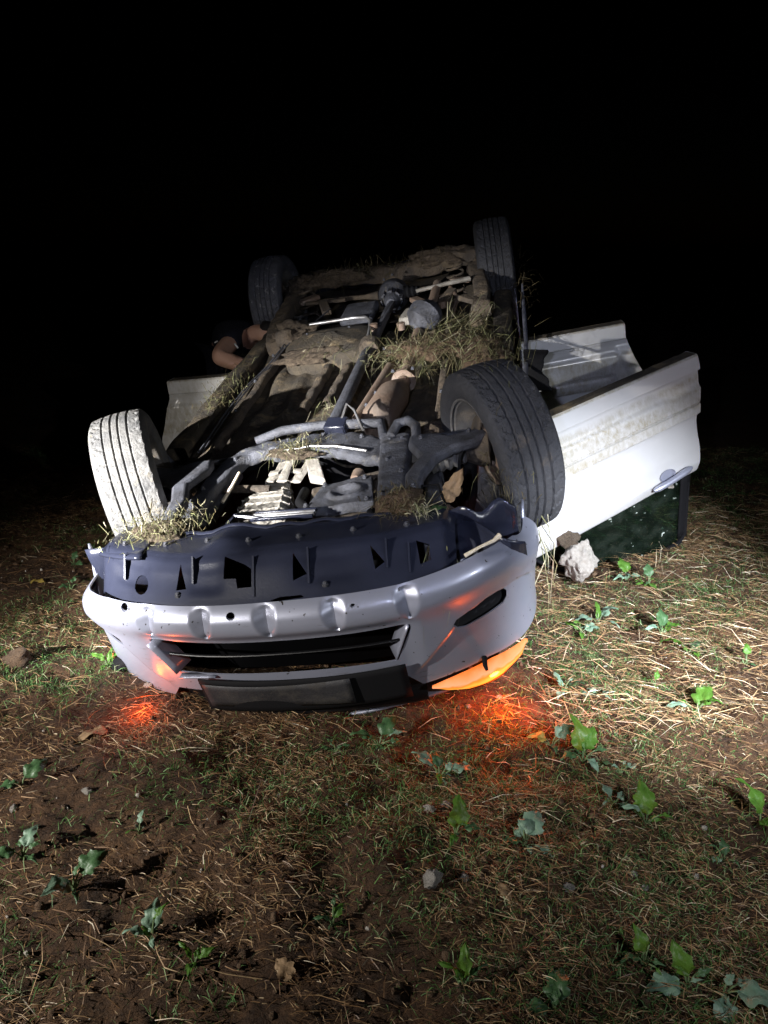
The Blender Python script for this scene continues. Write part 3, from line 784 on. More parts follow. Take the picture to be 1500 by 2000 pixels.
# rear final drive: ribbed bell and rounded body
MB().lathe([(-0.16, 0.0), (-0.16, 0.03), (-0.13, 0.045), (-0.06, 0.07), (0.0, 0.10), (0.06, 0.105), (0.12, 0.09), (0.16, 0.0)], 20, 'y', (0.10, 2.36, -0.33)).build('final_drive', M['metal'], car, angle=20)
for k in range(8):
    a = 2 * math.pi * k / 8
    MB().box((0.10 + 0.068 * math.cos(a), 2.29, -0.33 + 0.068 * math.sin(a)), (0.012, 0.11, 0.03), (0, -a, 0)).build('cooling_fin', M['metal'], car)
T('axle_shaft', [(0.20, 2.38, -0.32), (0.28, 2.38, -0.32), (0.66, 2.60, -0.345)], [0.03, 0.016, 0.016], 'mudmetal')
T('axle_shaft', [(0.0, 2.40, -0.32), (-0.10, 2.42, -0.32), (-0.66, 2.62, -0.345)], [0.03, 0.016, 0.016], 'mudmetal')
for x0 in (0.21,):
    MB().lathe([(-0.05, 0.02), (-0.05, 0.042), (-0.035, 0.032), (-0.02, 0.040), (-0.005, 0.028), (0.01, 0.036), (0.025, 0.024), (0.04, 0.030), (0.05, 0.015)], 18, 'x', (0.26, 2.12, -0.25)).build('drive_boot', M['black'], car)
T('lateral_link', [(0.29, 2.09, -0.245), (0.46, 2.13, -0.242), (0.63, 2.17, -0.24)], [0.016, 0.018, 0.022], 'alu', 10, 0.7, label='pale dusty lateral link in front of the rear wheel')
T('lateral_link', [(-0.22, 2.35, -0.30), (-0.60, 2.42, -0.30)], 0.018, 'mudmetal', 10, 0.7)
sweep('rear_cross_member', [(-0.62, 2.75, -0.28), (-0.45, 2.88, -0.26), (-0.1, 2.82, -0.28), (0.25, 2.72, -0.27), (0.50, 2.74, -0.24), (0.68, 2.74, -0.24)], 0.14, 0.11, 'mudmetal', [1.3, 0.9, 0.8, 0.8, 1.0, 1.5], wob=0.008)
sweep('trailing_arm', [(0.66, 1.68, -0.36), (0.70, 1.95, -0.30), (0.68, 2.3, -0.28), (0.66, 2.62, -0.29)], 0.10, 0.09, 'mudmetal', [0.8, 1.0, 0.9, 1.4], wob=0.006)
sweep('trailing_arm', [(-0.60, 1.72, -0.36), (-0.62, 1.95, -0.32), (-0.60, 2.3, -0.28), (-0.62, 2.62, -0.29)], 0.10, 0.09, 'mudmetal', [0.8, 1.0, 0.9, 1.4], wob=0.006)
for x in (0.70, -0.50):
    MB().lathe([(-0.05, 0), (-0.05, 0.045), (0.0, 0.06), (0.05, 0.045), (0.05, 0.0)], 16, 'x', (x, 1.70, -0.30)).build('arm_bush', M['mudmetal'], car)
for sg in (-1, 1):
    q = MB()
    pts = [(sg * 0.52 + 0.055 * math.cos(t), 2.50 + 0.055 * math.sin(t), -0.44 + 0.016 * t / 1.2) for t in np.linspace(0, 4 * 2 * math.pi, 90)]
    q.tube([(p[0], p[1], p[2] * 0.6 - 0.16) for p in pts], 0.008, 6).build('coil_spring', M['mudmetal'], car)
    MB().lathe([(-0.04, 0.0), (-0.04, 0.07), (0.0, 0.11), (0.05, 0.10), (0.06, 0.0)], 18, 'x', (sg * 0.66, 2.65, -0.33)).build('hub_carrier', M['mudmetal'], car)
# exhaust: catalyst, pipes, rear silencer
T('catalytic_converter', [(0.215, 0.35, -0.36), (0.22, 0.40, -0.35), (0.225, 0.44, -0.345), (0.27, 0.66, -0.34), (0.285, 0.74, -0.345), (0.30, 0.82, -0.35)], [0.05, 0.075, 0.08, 0.08, 0.06, 0.035], 'exhaust', 20)
T('exhaust_pipe', [(0.30, 0.82, -0.35), (0.315, 0.95, -0.34), (0.32, 1.25, -0.34), (0.33, 1.55, -0.34)], 0.034, 'exhaust', 16)
MB().lathe([(-0.012, 0.034), (-0.012, 0.062), (0.012, 0.062), (0.012, 0.034)], 16, 'y', (0.305, 0.86, -0.345)).build('pipe_flange', M['exhaust'], car)
MB().grid(lambda u, v: (0.135 + 0.10 * u + 0.03 * math.cos(3 * v), 0.36 + 0.68 * u, -0.345 + 0.045 * math.sin(math.pi * v) + (v - 0.5) * 0.06), 20, 8).build('heat_shield', M['exhaust'], car, solid=0.003)
MB().tube([(0.30, 1.62, -0.33), (0.335, 1.64, -0.30), (0.37, 1.68, -0.28), (0.40, 1.72, -0.28)], [0.04, 0.10, 0.115, 0.09], 20, 0.85).build('silencer', M['metal'], car)
T('exhaust_pipe', [(0.36, 1.75, -0.30), (0.40, 1.95, -0.28), (0.42, 2.2, -0.25)], 0.028, 'exhaust')
MB().prism([(0.19, 1.78, -0.31), (0.34, 1.76, -0.30), (0.32, 1.95, -0.30), (0.22, 1.98, -0.31)], (0, 0, -0.05)).build('silencer_shield', M['alu'], car, bevel=0.01)
for x, y in ((0.06, 1.66), (0.23, 1.60), (0.46, 1.90), (0.44, 2.05)):
    MB().lathe([(-0.02, 0.0), (-0.02, 0.022), (0.02, 0.026), (0.025, 0.0)], 12, 'z', (x, y, -0.30)).build('rubber_mount', M['exhaust'], car)
T('hanger_rod', [(0.13, 2.15, -0.31), (0.13, 2.0, -0.29), (0.09, 1.72, -0.31)], 0.009, 'metal', 8)
# fuel tank with its bright seam
def tank(u, v):
    a = 2 * math.pi * v; ca, sa = math.cos(a), math.sin(a)
    ex = 0.35
    y = 1.60 + 0.25 * math.copysign(abs(sa) ** ex, sa); x = -0.22 + 0.26 * math.copysign(abs(ca) ** ex, ca)
    k = interp(u, [0, 0.12, 0.2, 0.8, 1], [0, 0.9, 1, 1, 0.98])
    return (-0.20 + (x + 0.20) * k + (y - 1.6) * -0.12, 1.60 + (y - 1.6) * k, -0.30 - 0.14 * u + 0.03 * (1 - k))
MB().grid(tank, 14, 48).build('fuel_tank', M['floor'], car)
T('tank_seam', [(-0.415, 1.865, -0.288), (-0.25, 1.858, -0.285), (-0.09, 1.852, -0.283), (-0.01, 1.83, -0.284), (0.028, 1.76, -0.288), (0.042, 1.62, -0.292), (0.05, 1.45, -0.298)], 0.011, 'bright', 10)
MB().box((-0.10, 2.12, -0.34), (0.22, 0.26, 0.06), (0.1, 0, -0.1)).build('canister', M['metal'], car, bevel=0.02)

# bolts, clips, hoses and wiring
bolt = MB().lathe([(-0.006, 0.0), (-0.006, 0.011), (0.0, 0.011), (0.0, 0.007), (0.007, 0.007), (0.008, 0.0)], 6, 'z')
bolt_me = bolt.build('bolt', M['metal'], car, smooth=False).data
bpy.data.objects.remove(bpy.data.objects['bolt'])
for (x, y, z) in ((-0.46, -0.36, -0.325), (-0.44, -0.12, -0.305), (-0.36, 0.10, -0.297), (-0.14, 0.20, -0.285), (0.02, 0.20, -0.28), (0.20, 0.14, -0.28), (0.33, 0.07, -0.278), (0.38, 0.07, -0.278), (0.335, -0.10, -0.28),
                  (0.40, -0.20, -0.28), (0.34, -0.35, -0.285), (0.42, -0.40, -0.285), (0.02, -0.27, -0.352), (0.26, -0.26, -0.352), (0.23, -0.09, -0.352), (0.07, -0.12, -0.352), (0.47, -0.02, -0.24), (0.66, 0.0, -0.246),
                  (0.47, -0.40, -0.24), (-0.02, 1.40, -0.35), (0.14, 1.40, -0.35), (-0.36, 1.70, -0.295), (-0.10, 1.72, -0.295), (-0.25, 1.50, -0.297), (0.26, 0.86, -0.285), (0.36, 0.86, -0.285), (-0.58, 0.8, -0.36),
                  (-0.58, 1.2, -0.36), (-0.57, 1.6, -0.36), (0.50, 0.7, -0.36), (0.10, 2.50, -0.22), (0.05, 2.42, -0.225), (0.20, 0.62, -0.29), (0.17, 0.50, -0.295)):
    b = link('bolt', bolt_me, car); b.location = (x, y, z); b.rotation_euler = (0, 0, x * 9)
for u, v in ((0.08, 0.62), (0.2, 0.75), (0.33, 0.8), (0.46, 0.72), (0.6, 0.7), (0.74, 0.74), (0.88, 0.66), (0.28, 0.16), (0.68, 0.17)):
    b = link('bolt', bolt_me, car); p = tray_pt(u, v); b.location = (p[0], p[1], p[2] + 0.004)
T('brake_line', [(-0.66, 0.40, -0.385), (-0.655, 0.8, -0.38), (-0.63, 1.2, -0.38), (-0.56, 1.42, -0.36), (-0.50, 1.6, -0.32), (-0.5, 2.1, -0.30)], 0.005, 'metal', 6)
T('brake_line', [(-0.64, 0.40, -0.385), (-0.635, 0.8, -0.38), (-0.61, 1.2, -0.38), (-0.54, 1.42, -0.36), (-0.48, 1.6, -0.32), (-0.3, 2.2, -0.30)], 0.004, 'metal', 6)
T('coolant_hose', [(-0.02, -0.38, -0.40), (0.04, -0.30, -0.37), (-0.04, -0.16, -0.40), (-0.06, 0.0, -0.44)], 0.020, 'black', 10)
T('coolant_hose', [(0.30, -0.42, -0.40), (0.28, -0.33, -0.38), (0.31, -0.20, -0.42)], 0.018, 'black', 10)
T('wiring_loom', [(0.43, -0.44, -0.32), (0.50, -0.38, -0.26), (0.56, -0.42, -0.24), (0.585, -0.50, -0.28)], 0.005, 'black', 6)
T('wiring_loom', [(-0.30, -0.40, -0.36), (-0.25, -0.33, -0.33), (-0.12, -0.36, -0.34), (0.02, -0.33, -0.36)], 0.007, 'plastic', 6)
T('brake_hose', [(0.60, -0.20, -0.40), (0.62, -0.12, -0.30), (0.66, -0.05, -0.27), (0.68, 0.03, -0.30)], 0.006, 'black', 6)
T('drain_pipe', [(0.52, 1.75, -0.33), (0.55, 1.95, -0.29), (0.50, 2.15, -0.27), (0.52, 2.4, -0.28)], 0.012, 'exhaust', 8)
for k, (x, y, l, a) in enumerate(((0.30, 2.05, 0.16, 0.5), (0.48, 2.0, 0.20, -0.4), (0.56, 2.3, 0.15, 1.2), (-0.35, 2.25, 0.2, 0.3), (-0.50, 2.45, 0.16, -0.8), (0.62, 1.85, 0.12, 0.9))):
    MB().box((x, y, -0.30 + 0.012 * (k % 3)), (0.06, l, 0.03), (0.15 * (k % 2), 0.1, a)).build('bracket', M['mudmetal'] if k % 2 else M['exhaust'], car, bevel=0.006)

# front suspension
def arm(sg):
    P = [(0.42, 0.02), (0.50, 0.03), (0.58, -0.01), (0.70, 0.035), (0.74, -0.01), (0.68, -0.08), (0.60, -0.11), (0.54, -0.18), (0.50, -0.30), (0.49, -0.44), (0.44, -0.45), (0.43, -0.30), (0.475, -0.16), (0.42, -0.05)]
    MB().prism([(sg * x, y, -0.245 - 0.03 * (x - 0.42)) for x, y in P], (0, 0, -0.045)).build('control_arm', M['metal'], car, bevel=0.014)
arm(1); arm(-1)
for sg in (-1, 1):
    MB().lathe([(-0.10, 0.016), (-0.10, 0.062), (-0.08, 0.052), (-0.065, 0.060), (-0.048, 0.046), (-0.032, 0.054), (-0.015, 0.040), (0.0, 0.047), (0.015, 0.033), (0.03, 0.036), (0.045, 0.018)], 24, 'x', (sg * 0.60, -0.02, -0.345)).build('drive_boot', M['rim'] if sg > 0 else M['black'], car)
    T('drive_shaft', [(sg * 0.20, -0.02, -0.40), (sg * 0.72, 0.0, -0.345)], 0.018, 'mudmetal')
    MB().lathe([(-0.05, 0), (-0.05, 0.05), (0.0, 0.075), (0.04, 0.075), (0.05, 0.0)], 20, 'x', (sg * 0.69, 0, -0.33)).build('hub_carrier', M['mudmetal'], car)
    T('tie_rod', [(sg * 0.36, 0.17, -0.33), (sg * 0.66, 0.12, -0.32)], 0.012, 'metal')
    T('strut', [(sg * 0.64, 0.02, -0.38), (sg * 0.58, 0.04, -0.80)], [0.035, 0.05], 'black')

# wheels
def tyre_mesh(name, chunky):
    prof = [(-0.082, 0.222), (-0.100, 0.235), (-0.117, 0.268), (-0.120, 0.292), (-0.114, 0.316), (-0.104, 0.331)]
    prof_t = []
    xs = np.linspace(-0.100, 0.100, 34)
    for x in xs: prof_t.append((x, 0.345 - 0.9 * x * x))
    full = prof + prof_t + [(-a, b) for a, b in reversed(prof)]
    n = 224
    q = MB(); m = len(full)
    for i in range(n):
        w = 2 * math.pi * i / n
        for j, (h, r) in enumerate(full):
            rr = r
            if len(prof) <= j < m - len(prof):
                g = min(abs(h - c) for c in (-0.052, -0.017, 0.017, 0.052))
                if g < 0.0042: rr -= 0.009
                else:
                    blk = int((h + 0.087) // 0.035)
                    sh = abs(h) > 0.055
                    per = 7 if sh else (7 if chunky else 9)
                    off = (blk * 3 + int(abs(h) * 90)) % per
                    if (i + off) % per == 0: rr -= 0.006 if (sh or chunky) else 0.0025
            q.v.append((h, rr * math.cos(w), rr * math.sin(w)))
    for i in range(n):
        for j in range(m - 1):
            i2 = (i + 1) % n
            q.f.append((i * m + j, i2 * m + j, i2 * m + j + 1, i * m + j + 1))
    return q
tyre_a = tyre_mesh('tyre', False); tyre_b = tyre_mesh('tyre', True)
def wheel(loc, steer, camber, mat, sg, t, spin=0.0):
    w = empty('wheel', car, loc)
    w.rotation_euler = (0, camber, steer)
    o = t.build('tyre', M[mat], w, angle=32); o.rotation_euler = (spin, 0, 0)
    rp = [(-0.098, 0.226), (-0.102, 0.234), (-0.094, 0.236), (-0.085, 0.222), (-0.06, 0.215), (-0.03, 0.195), (0.03, 0.192), (0.06, 0.21), (0.085, 0.222), (0.10, 0.232)]
    MB().lathe([(x, r) for x, r in rp], 64).build('rim', M['rim'], w, solid=0.006)
    # spokes and centre on the outer face
    for k in range(7):
        a = 2 * math.pi * k / 7
        MB().tube([(sg * 0.045, 0.05 * math.cos(a), 0.05 * math.sin(a)), (sg * 0.065, 0.13 * math.cos(a), 0.13 * math.sin(a)), (sg * 0.06, 0.212 * math.cos(a), 0.212 * math.sin(a))], [0.03, 0.022, 0.026], 10, 0.6, (1, 0, 0)).build('spoke', M['rim'], w)
    MB().lathe([(sg * 0.0, 0.0), (sg * 0.0, 0.07), (sg * 0.05, 0.07), (sg * 0.062, 0.035), (sg * 0.062, 0.0)], 24).build('wheel_hub', M['rim'], w)
    MB().lathe([(-sg * 0.02, 0.06), (-sg * 0.02, 0.138), (-sg * 0.042, 0.138), (-sg * 0.042, 0.06)], 40, closed=True).build('brake_disc', M['exhaust'], w)
    MB().grid(lambda u, v: (-sg * (0.005 + 0.06 * v), 0.085 * math.cos(0.4 + 1.1 * u) * (1.2 + 0.6 * math.sin(math.pi * v)), 0.085 * math.sin(0.4 + 1.1 * u) * (1.2 + 0.6 * math.sin(math.pi * v))), 10, 8).build('brake_caliper', M['mudmetal'], w, solid=0.01)
wheel((-0.775, 0.0, -0.345), R(22), 0, 'tyre_dust', -1, tyre_a, 0.1)
wheel((0.765, 0.0, -0.345), R(25), 0, 'tyre', 1, tyre_a, 0.5)
wheel((-0.775, 2.65, -0.345), R(-1), 0, 'tyre_glint', -1, tyre_b, 0.3)
wheel((0.785, 2.65, -0.345), R(2), 0, 'tyre', 1, tyre_b, 0.8)

# doors
def door(D0, D1, D2, D3, name_label, front, sg):
    D0, D1, D2, D3 = map(Vector, (D0, D1, D2, D3))
    nrm = (D1 - D0).cross(D3 - D0).normalized()
    if nrm.y > 0: nrm = -nrm                     # the outer skin faces the nose when the door is open
    def umax(v):
        return 1.0 + 0.012 * math.sin(v * 9) if front else interp(v, [0, 0.14, 0.15, 0.3, 0.45, 0.6, 0.75, 1], [0.80, 0.80, 0.81, 0.845, 0.90, 0.97, 1.0, 1.0])
    if front:
        PV = [0, 0.004, 0.128, 0.132, 0.15, 0.24, 0.27, 0.37, 0.378, 0.386, 0.455, 0.48, 0.52, 0.75, 0.90, 0.93, 0.985, 1.0]
        PD = [-0.006, 0, 0.008, -0.008, -0.012, -0.004, 0.014, 0.024, 0.016, 0.028, 0.034, 0.010, 0.008, 0.014, 0.010, 0.004, -0.010, -0.03]
    else:
        PV = [0, 0.004, 0.14, 0.145, 0.18, 0.24, 0.28, 0.40, 0.52, 0.75, 0.92, 1.0]
        PD = [-0.006, 0, 0.004, -0.006, -0.010, -0.010, 0.006, 0.010, 0.008, 0.012, 0.008, -0.02]
    def pos(u, v, d=0.0):
        p = (D0.lerp(D1, u)).lerp(D3.lerp(D2, u), v)
        return p + nrm * d
    def skin(a, v0, v1):
        def fn(u, t):
            v = v0 + (v1 - v0) * t
            uu = u * umax(v)
            d = interp(v, PV, PD)
            if not front:                        # recessed panel with a raised, round-ended moulding
                e = (umax(v) - uu)
                d -= 0.014 * sstep(0.02, 0.06, e - 0.06) * sstep(0.19, 0.24, v) * (1 - sstep(0.9, 0.95, v)) - 0.012 * sstep(0.19, 0.24, v)
                mq = max(0, (uu - 0.66) / 0.05)
                wv = 1 - (abs(v - 0.50) / 0.062) ** 2 - mq * mq
                if wv > 0: d += 0.026 * math.sqrt(wv) ** 0.7
            d += 0.002 * math.sin(uu * 7 + v * 5)
            return pos(uu, v, d)
        return fn
    o = MB().grid(skin(0, 0, 1), 60, 90).build('door', M['door'], car, solid=0, label=name_label, angle=30)
    # mud splashed and rubbed along the lower part of the outer skin
    k = np.arange(61 * 91); vv = (k % 91) / 90; uu_ = (k // 91) / 60
    w1 = vnoise(uu_ * 7, vv * 9, 12); w2 = vnoise(uu_ * 3, vv * 26, 13)
    lo, mid, hi = (0.16, 0.36, 0.47) if front else (0.24, 0.44, 0.58)
    mud = np.clip((vv - lo - 0.05 * w1) / 0.04, 0, 1) * np.clip((hi - vv + 0.03 * w1) / 0.02, 0, 1) * (0.75 + 0.9 * w2 + 0.5 * w1 + 0.35 * (1 - uu_)) + np.clip((0.022 - vv) / 0.01, 0, 1)
    if sg < 0: mud = 0.55 + 0.5 * w1 + mud * 0.6
    at = o.data.attributes.new('mud', 'FLOAT', 'POINT'); at.data.foreach_set('value', np.clip(mud, 0, 1).astype(np.float32))
    # inner panel and edge returns
    def inner(u, v):
        uu = u * (umax(v) - 0.01)
        return pos(0.005 + uu, 0.004 + 0.99 * v, -0.07 - 0.03 * math.sin(math.pi * v))
    MB().grid(inner, 16, 16).build('inner_panel', M['plastic'], o)
    for edge in ('bottom', 'free', 'hinge'):
        def fn(u, t):
            if edge == 'bottom':
                return pos(u * umax(0), 0.002, -0.004 - 0.075 * t)
            v = u
            return pos((umax(v) - 0.001) if edge == 'free' else 0.001, v, interp(v, PV, PD) - 0.002 - 0.075 * t)
        MB().grid(fn, 30, 3).build('edge_return', M['door'] if edge != 'bottom' else M['floor'], o)
    # window glass and frame
    ht = 0.44 / (D3 - D0).length
    def wtop(u): return 1.0 + ht * interp(u, [0, 0.1, 0.45, 1], [0.02, 0.25, 0.9, 1.0]) if front else 1.0 + ht * interp(u, [0, 0.7, 1], [1.0, 0.95, 0.5])
    def gl(u, v): return pos(0.03 + 0.90 * u, 0.985 + (wtop(0.03 + 0.9 * u) - 0.985) * v, -0.045 - 0.03 * v)
    MB().grid(gl, 20, 10).build('window_glass', M['glass'], o, solid=0.004)
    pts = [pos(u, wtop(u), -0.07) for u in np.linspace(0.0, 0.94, 12)]
    MB().tube(pts + [pos(0.975, 1 + ht * (0.9 if front else 0.6), -0.07), pos(0.985, 1.0, -0.05)], 0.014, 8, 0.7).build('window_frame', M['black'], o)
    MB().grid(lambda u, v: pos(0.93 + 0.06 * u, 0.99 + v * ht * 0.95, -0.04 - 0.03 * v), 3, 8).build('pillar_trim', M['black'], o, solid=0.008)
    if front:
        # pull handle near the free end, on its shallow dish
        def hp(u): return pos(0.70 + 0.24 * u, 0.915 - 0.030 * u, 0.030 + 0.008 * math.sin(math.pi * u))
        MB().tube([hp(u) for u in np.linspace(0, 1, 12)], [0.010, 0.016, 0.018, 0.018, 0.017, 0.017, 0.017, 0.017, 0.018, 0.018, 0.016, 0.008], 12, 0.9).build('door_handle', M['paint'], o)
        MB().lathe([(0.0, 0.0), (0.0, 0.036), (0.004, 0.040), (0.006, 0.042)], 24, 'z').build('handle_dish', M['paint'], o).matrix_local = (
            Matrix.Translation(pos(0.80, 0.865, 0.011)) @ nrm.to_track_quat('Z', 'Y').to_matrix().to_4x4() @ Matrix.Diagonal((1.1, 0.8, 1, 1)))
        MB().box((0, 0, 0), (0.028, 0.018, 0.01)).build('window_sticker', M['alu'], o).location = pos(0.86, 1.03, -0.035)
    return o
door((0.885, 0.42, -0.47), (1.70, 0.85, -0.405), (1.69, 0.76, -1.00), (0.87, 0.34, -1.15), 'open front door with a mud band, pull handle and green glass', True, 1)
door((0.90, 1.38, -0.42), (1.60, 1.47, -0.42), (1.62, 1.40, -1.02), (0.88, 1.34, -1.04), 'open rear door with a wheel-arch cut, behind the front door', False, 1)
door((-0.76, 1.40, -0.385), (-1.38, 1.55, -0.405), (-1.42, 1.46, -0.98), (-0.78, 1.34, -0.98), 'open rear door on the far side, pale and dusty', False, -1)

# torn dark flap of liner hanging beside the right sill, and the quarter's bent trim
MB().grid(lambda u, v: (0.905 + 0.115 * u * (1 - 0.30 * math.exp(-((v - 0.45) / 0.25) ** 2) + 0.05 * math.sin(v * 21)), 0.90 - 0.05 * u + 0.02 * math.sin(6 * v), -0.285 - 0.21 * v), 8, 18).build('mud_flap', M['black'], car, solid=0.005)
T('trim_strip', [(0.90, 0.70, -0.36), (0.925, 1.2, -0.36), (0.935, 1.7, -0.37), (0.95, 2.3, -0.36)], [0.012, 0.010, 0.012, 0.006], 'paint', 8, 0.5)
# wing mirror crushed under the left corner
MB().tube([(-0.66, -0.70, -0.68), (-0.71, -0.71, -0.71), (-0.73, -0.72, -0.745), (-0.725, -0.72, -0.775)], [0.03, 0.045, 0.045, 0.02], 12, 0.8).build('torn_trim', M['black'], car)

# ------------------------------------------------------------------ field litter: straw, grass, chips (nobody could count them)
def scatter(n, x0, x1, y0, y1, dens=None):
    out = np.zeros((0, 2))
    while len(out) < n:
        k = rng.random((n * 2, 2)); k[:, 0] = x0 + (x1 - x0) * k[:, 0]; k[:, 1] = y0 + (y1 - y0) * k[:, 1] ** 1.35
        keep = np.abs(k[:, 0]) < 0.62 * k[:, 1] + 0.35
        if dens is not None: keep &= rng.random(len(k)) < dens(k[:, 0], k[:, 1])
        out = np.concatenate([out, k[keep]])
    return out[:n]
def straw_layer(name, n, lmin, lmax, wmin, wmax, tilt, tlo, thi, dens, label, region=(-3, 3, 0.9, 6.0), lift=0.006):
    p = scatter(n, *region, dens)
    z = gh(p[:, 0], p[:, 1]) + rng.random(n) * lift * 2 + lift * 0.4
    # combed mostly crosswise, as harvested straw lies, with plenty of strays
    a = np.where(rng.random(n) < 0.55, rng.normal(-0.35, 0.5, n), rng.random(n) * 2 * math.pi)
    a = a + np.where(rng.random(n) < 0.5, math.pi, 0)
    D = np.stack([np.cos(a), np.sin(a), np.abs(rng.normal(0, tilt, n))], 1)
    L_ = lmin + (lmax - lmin) * rng.random(n) ** 2
    t = tlo + (thi - tlo) * rng.random(n) ** 1.6
    o = blades(name, np.column_stack([p, z]), D, L_, wmin + (wmax - wmin) * rng.random(n), np.full(n, tilt * 0.6), t, M['straw'])
    tag(o, label, 'straw', kind='stuff')
def dn_straw(x, y):
    return np.clip(0.30 + 1.3 * vnoise(x * 2.3, y * 2.3, 21) + 0.35 * (x > 0.4) * (y > 2.3), 0.08, 1)
def dn_fine(x, y):
    return np.clip(0.40 + 1.9 * vnoise(x * 2.7 + 3, y * 2.7, 23) + 0.9 * vnoise(x * 7, y * 7, 24), 0.05, 1)
straw_layer('fine_straw', 105000, 0.012, 0.060, 0.0009, 0.0022, 0.20, 0.0, 0.9, dn_fine, 'fine broken straw and dead stems littering the soil')
straw_layer('long_straw', 9000, 0.04, 0.15, 0.0012, 0.0028, 0.13, 0.15, 1.0, dn_straw, 'longer pale straw stalks lying across the field')
straw_layer('straw_by_doors', 4200, 0.04, 0.20, 0.0014, 0.0034, 0.2, 0.45, 1.0, None, 'pale straw spread over the ground beside the open doors', (0.55, 2.6, 2.2, 4.6), 0.012)

def grass_layer():
    tufts = scatter(1900, -3, 3, 0.95, 6.0, lambda x, y: np.clip(0.12 + 2.4 * vnoise(x * 1.6 + 4, y * 1.6, 31) + 0.25 * (x > 0), 0.03, 1))
    extra = np.array([(0.80, 2.95), (0.84, 2.80), (0.78, 2.70), (0.90, 2.62), (0.76, 2.88), (0.72, 2.58), (0.95, 2.4), (-1.02, 2.62), (-1.0, 2.5), (-0.35, 1.72), (-0.3, 1.66), (-0.22, 1.7), (1.25, 2.6), (0.05, 1.65),
                      (1.1, 1.45), (1.15, 1.35), (0.7, 3.05), (0.78, 3.1), (0.86, 3.05), (0.95, 2.9), (1.0, 2.75), (0.88, 2.5), (1.1, 2.95), (1.3, 2.8), (1.2, 2.45), (0.62, 2.5), (0.45, 1.9), (0.9, 2.15)])
    tufts = np.concatenate([tufts, np.repeat(extra, 6, 0) + rng.normal(0, 0.055, (len(extra) * 6, 2))])
    P = []; 
    for c in tufts:
        k = int(rng.integers(14, 46)); P.append(c + rng.normal(0, 0.028 + 0.02 * rng.random(), (k, 2)))
    P = np.concatenate(P)
    P = np.concatenate([P, scatter(52000, -3, 3, 0.95, 6, lambda x, y: np.clip(0.25 + 1.5 * vnoise(x * 2 + 9, y * 2, 33), 0.02, 1))])
    n = len(P)
    a = rng.random(n) * 2 * math.pi; el = rng.random(n) * 1.1 + 0.15
    D = np.stack([np.cos(a) * np.cos(el), np.sin(a) * np.cos(el), np.sin(el)], 1)
    o = blades('field_grass', np.column_stack([P, gh(P[:, 0], P[:, 1]) - 0.004]), D, 0.018 + 0.05 * rng.random(n) ** 1.8, 0.0011 + 0.0015 * rng.random(n), 0.25 + 0.3 * rng.random(n), rng.random(n) ** 1.4, M['grass'])
    tag(o, 'short green grass sprouting in patches through the straw', 'grass', kind='stuff')
grass_layer()

def rock_mesh(name, seed, sub=2, sq=(1, 0.8, 0.7), rough=0.55):
    bm = bmesh.new(); bmesh.ops.create_icosphere(bm, subdivisions=sub, radius=0.5)
    r2 = random.Random(seed)
    ax = [(Vector((r2.uniform(-1, 1), r2.uniform(-1, 1), r2.uniform(-1, 1))).normalized(), r2.uniform(0.28, 0.44)) for _ in range(7)]
    for v in bm.verts:
        for d, h in ax:
            k = v.co.dot(d)
            if k > h: v.co -= d * (k - h) * 0.85
        q = v.co.normalized()
        v.co *= 1 + rough * (float(vnoise(q.x * 3 + seed, q.y * 3 + q.z * 2.3)) + 0.5 * float(vnoise(q.x * 7 + seed, q.y * 7 - q.z * 6)) + (0.3 * float(vnoise(q.x * 17 + seed, q.y * 17 + q.z * 13)) if sub > 3 else 0))
        v.co = Vector((v.co.x * sq[0], v.co.y * sq[1], v.co.z * sq[2]))
    me = bpy.data.meshes.new(name); bm.to_mesh(me); bm.free()
    if sub > 2: me.shade_smooth()
    return me

# loose crumbs of soil and small pale chips: thousands
def crumbs(name, n, smin, smax, mat, label, cat, dens=None):
    p = scatter(n, -3, 3, 0.95, 5.5, dens)
    bm = bmesh.new(); bmesh.ops.create_icosphere(bm, subdivisions=1, radius=0.5)
    base = np.array([v.co[:] for v in bm.verts]); fc = np.array([[v.index for v in f.verts] for f in bm.faces]); bm.free()
    nv = len(base)
    s = smin + (smax - smin) * rng.random(n) ** 3
    V = base[None] * (1 + 0.5 * (rng.random((n, nv, 1)) - 0.5)) * s[:, None, None] * (0.6 + 0.8 * rng.random((n, 1, 3)))
    V = V + np.column_stack([p, gh(p[:, 0], p[:, 1]) + s * 0.12])[:, None, :]
    F = (fc[None] + (np.arange(n) * nv)[:, None, None]).reshape(-1, 3)
    me = bpy.data.meshes.new(name)
    V = V.reshape(-1, 3)
    me.vertices.add(len(V)); me.vertices.foreach_set('co', V.ravel())
    me.loops.add(F.size); me.loops.foreach_set('vertex_index', F.ravel().astype(np.int32))
    me.polygons.add(len(F)); me.polygons.foreach_set('loop_start', np.arange(0, F.size, 3, dtype=np.int32))
    me.update(); me.validate()
    tag(link(name, me, None, mat), label, cat, kind='stuff')
crumbs('soil_crumbs', 4000, 0.004, 0.024, M['clod'], 'crumbly brown lumps of soil all over the field', 'soil')
crumbs('pale_chips', 420, 0.004, 0.017, M['stone'], 'tiny pale stone chips scattered over the soil', 'gravel')

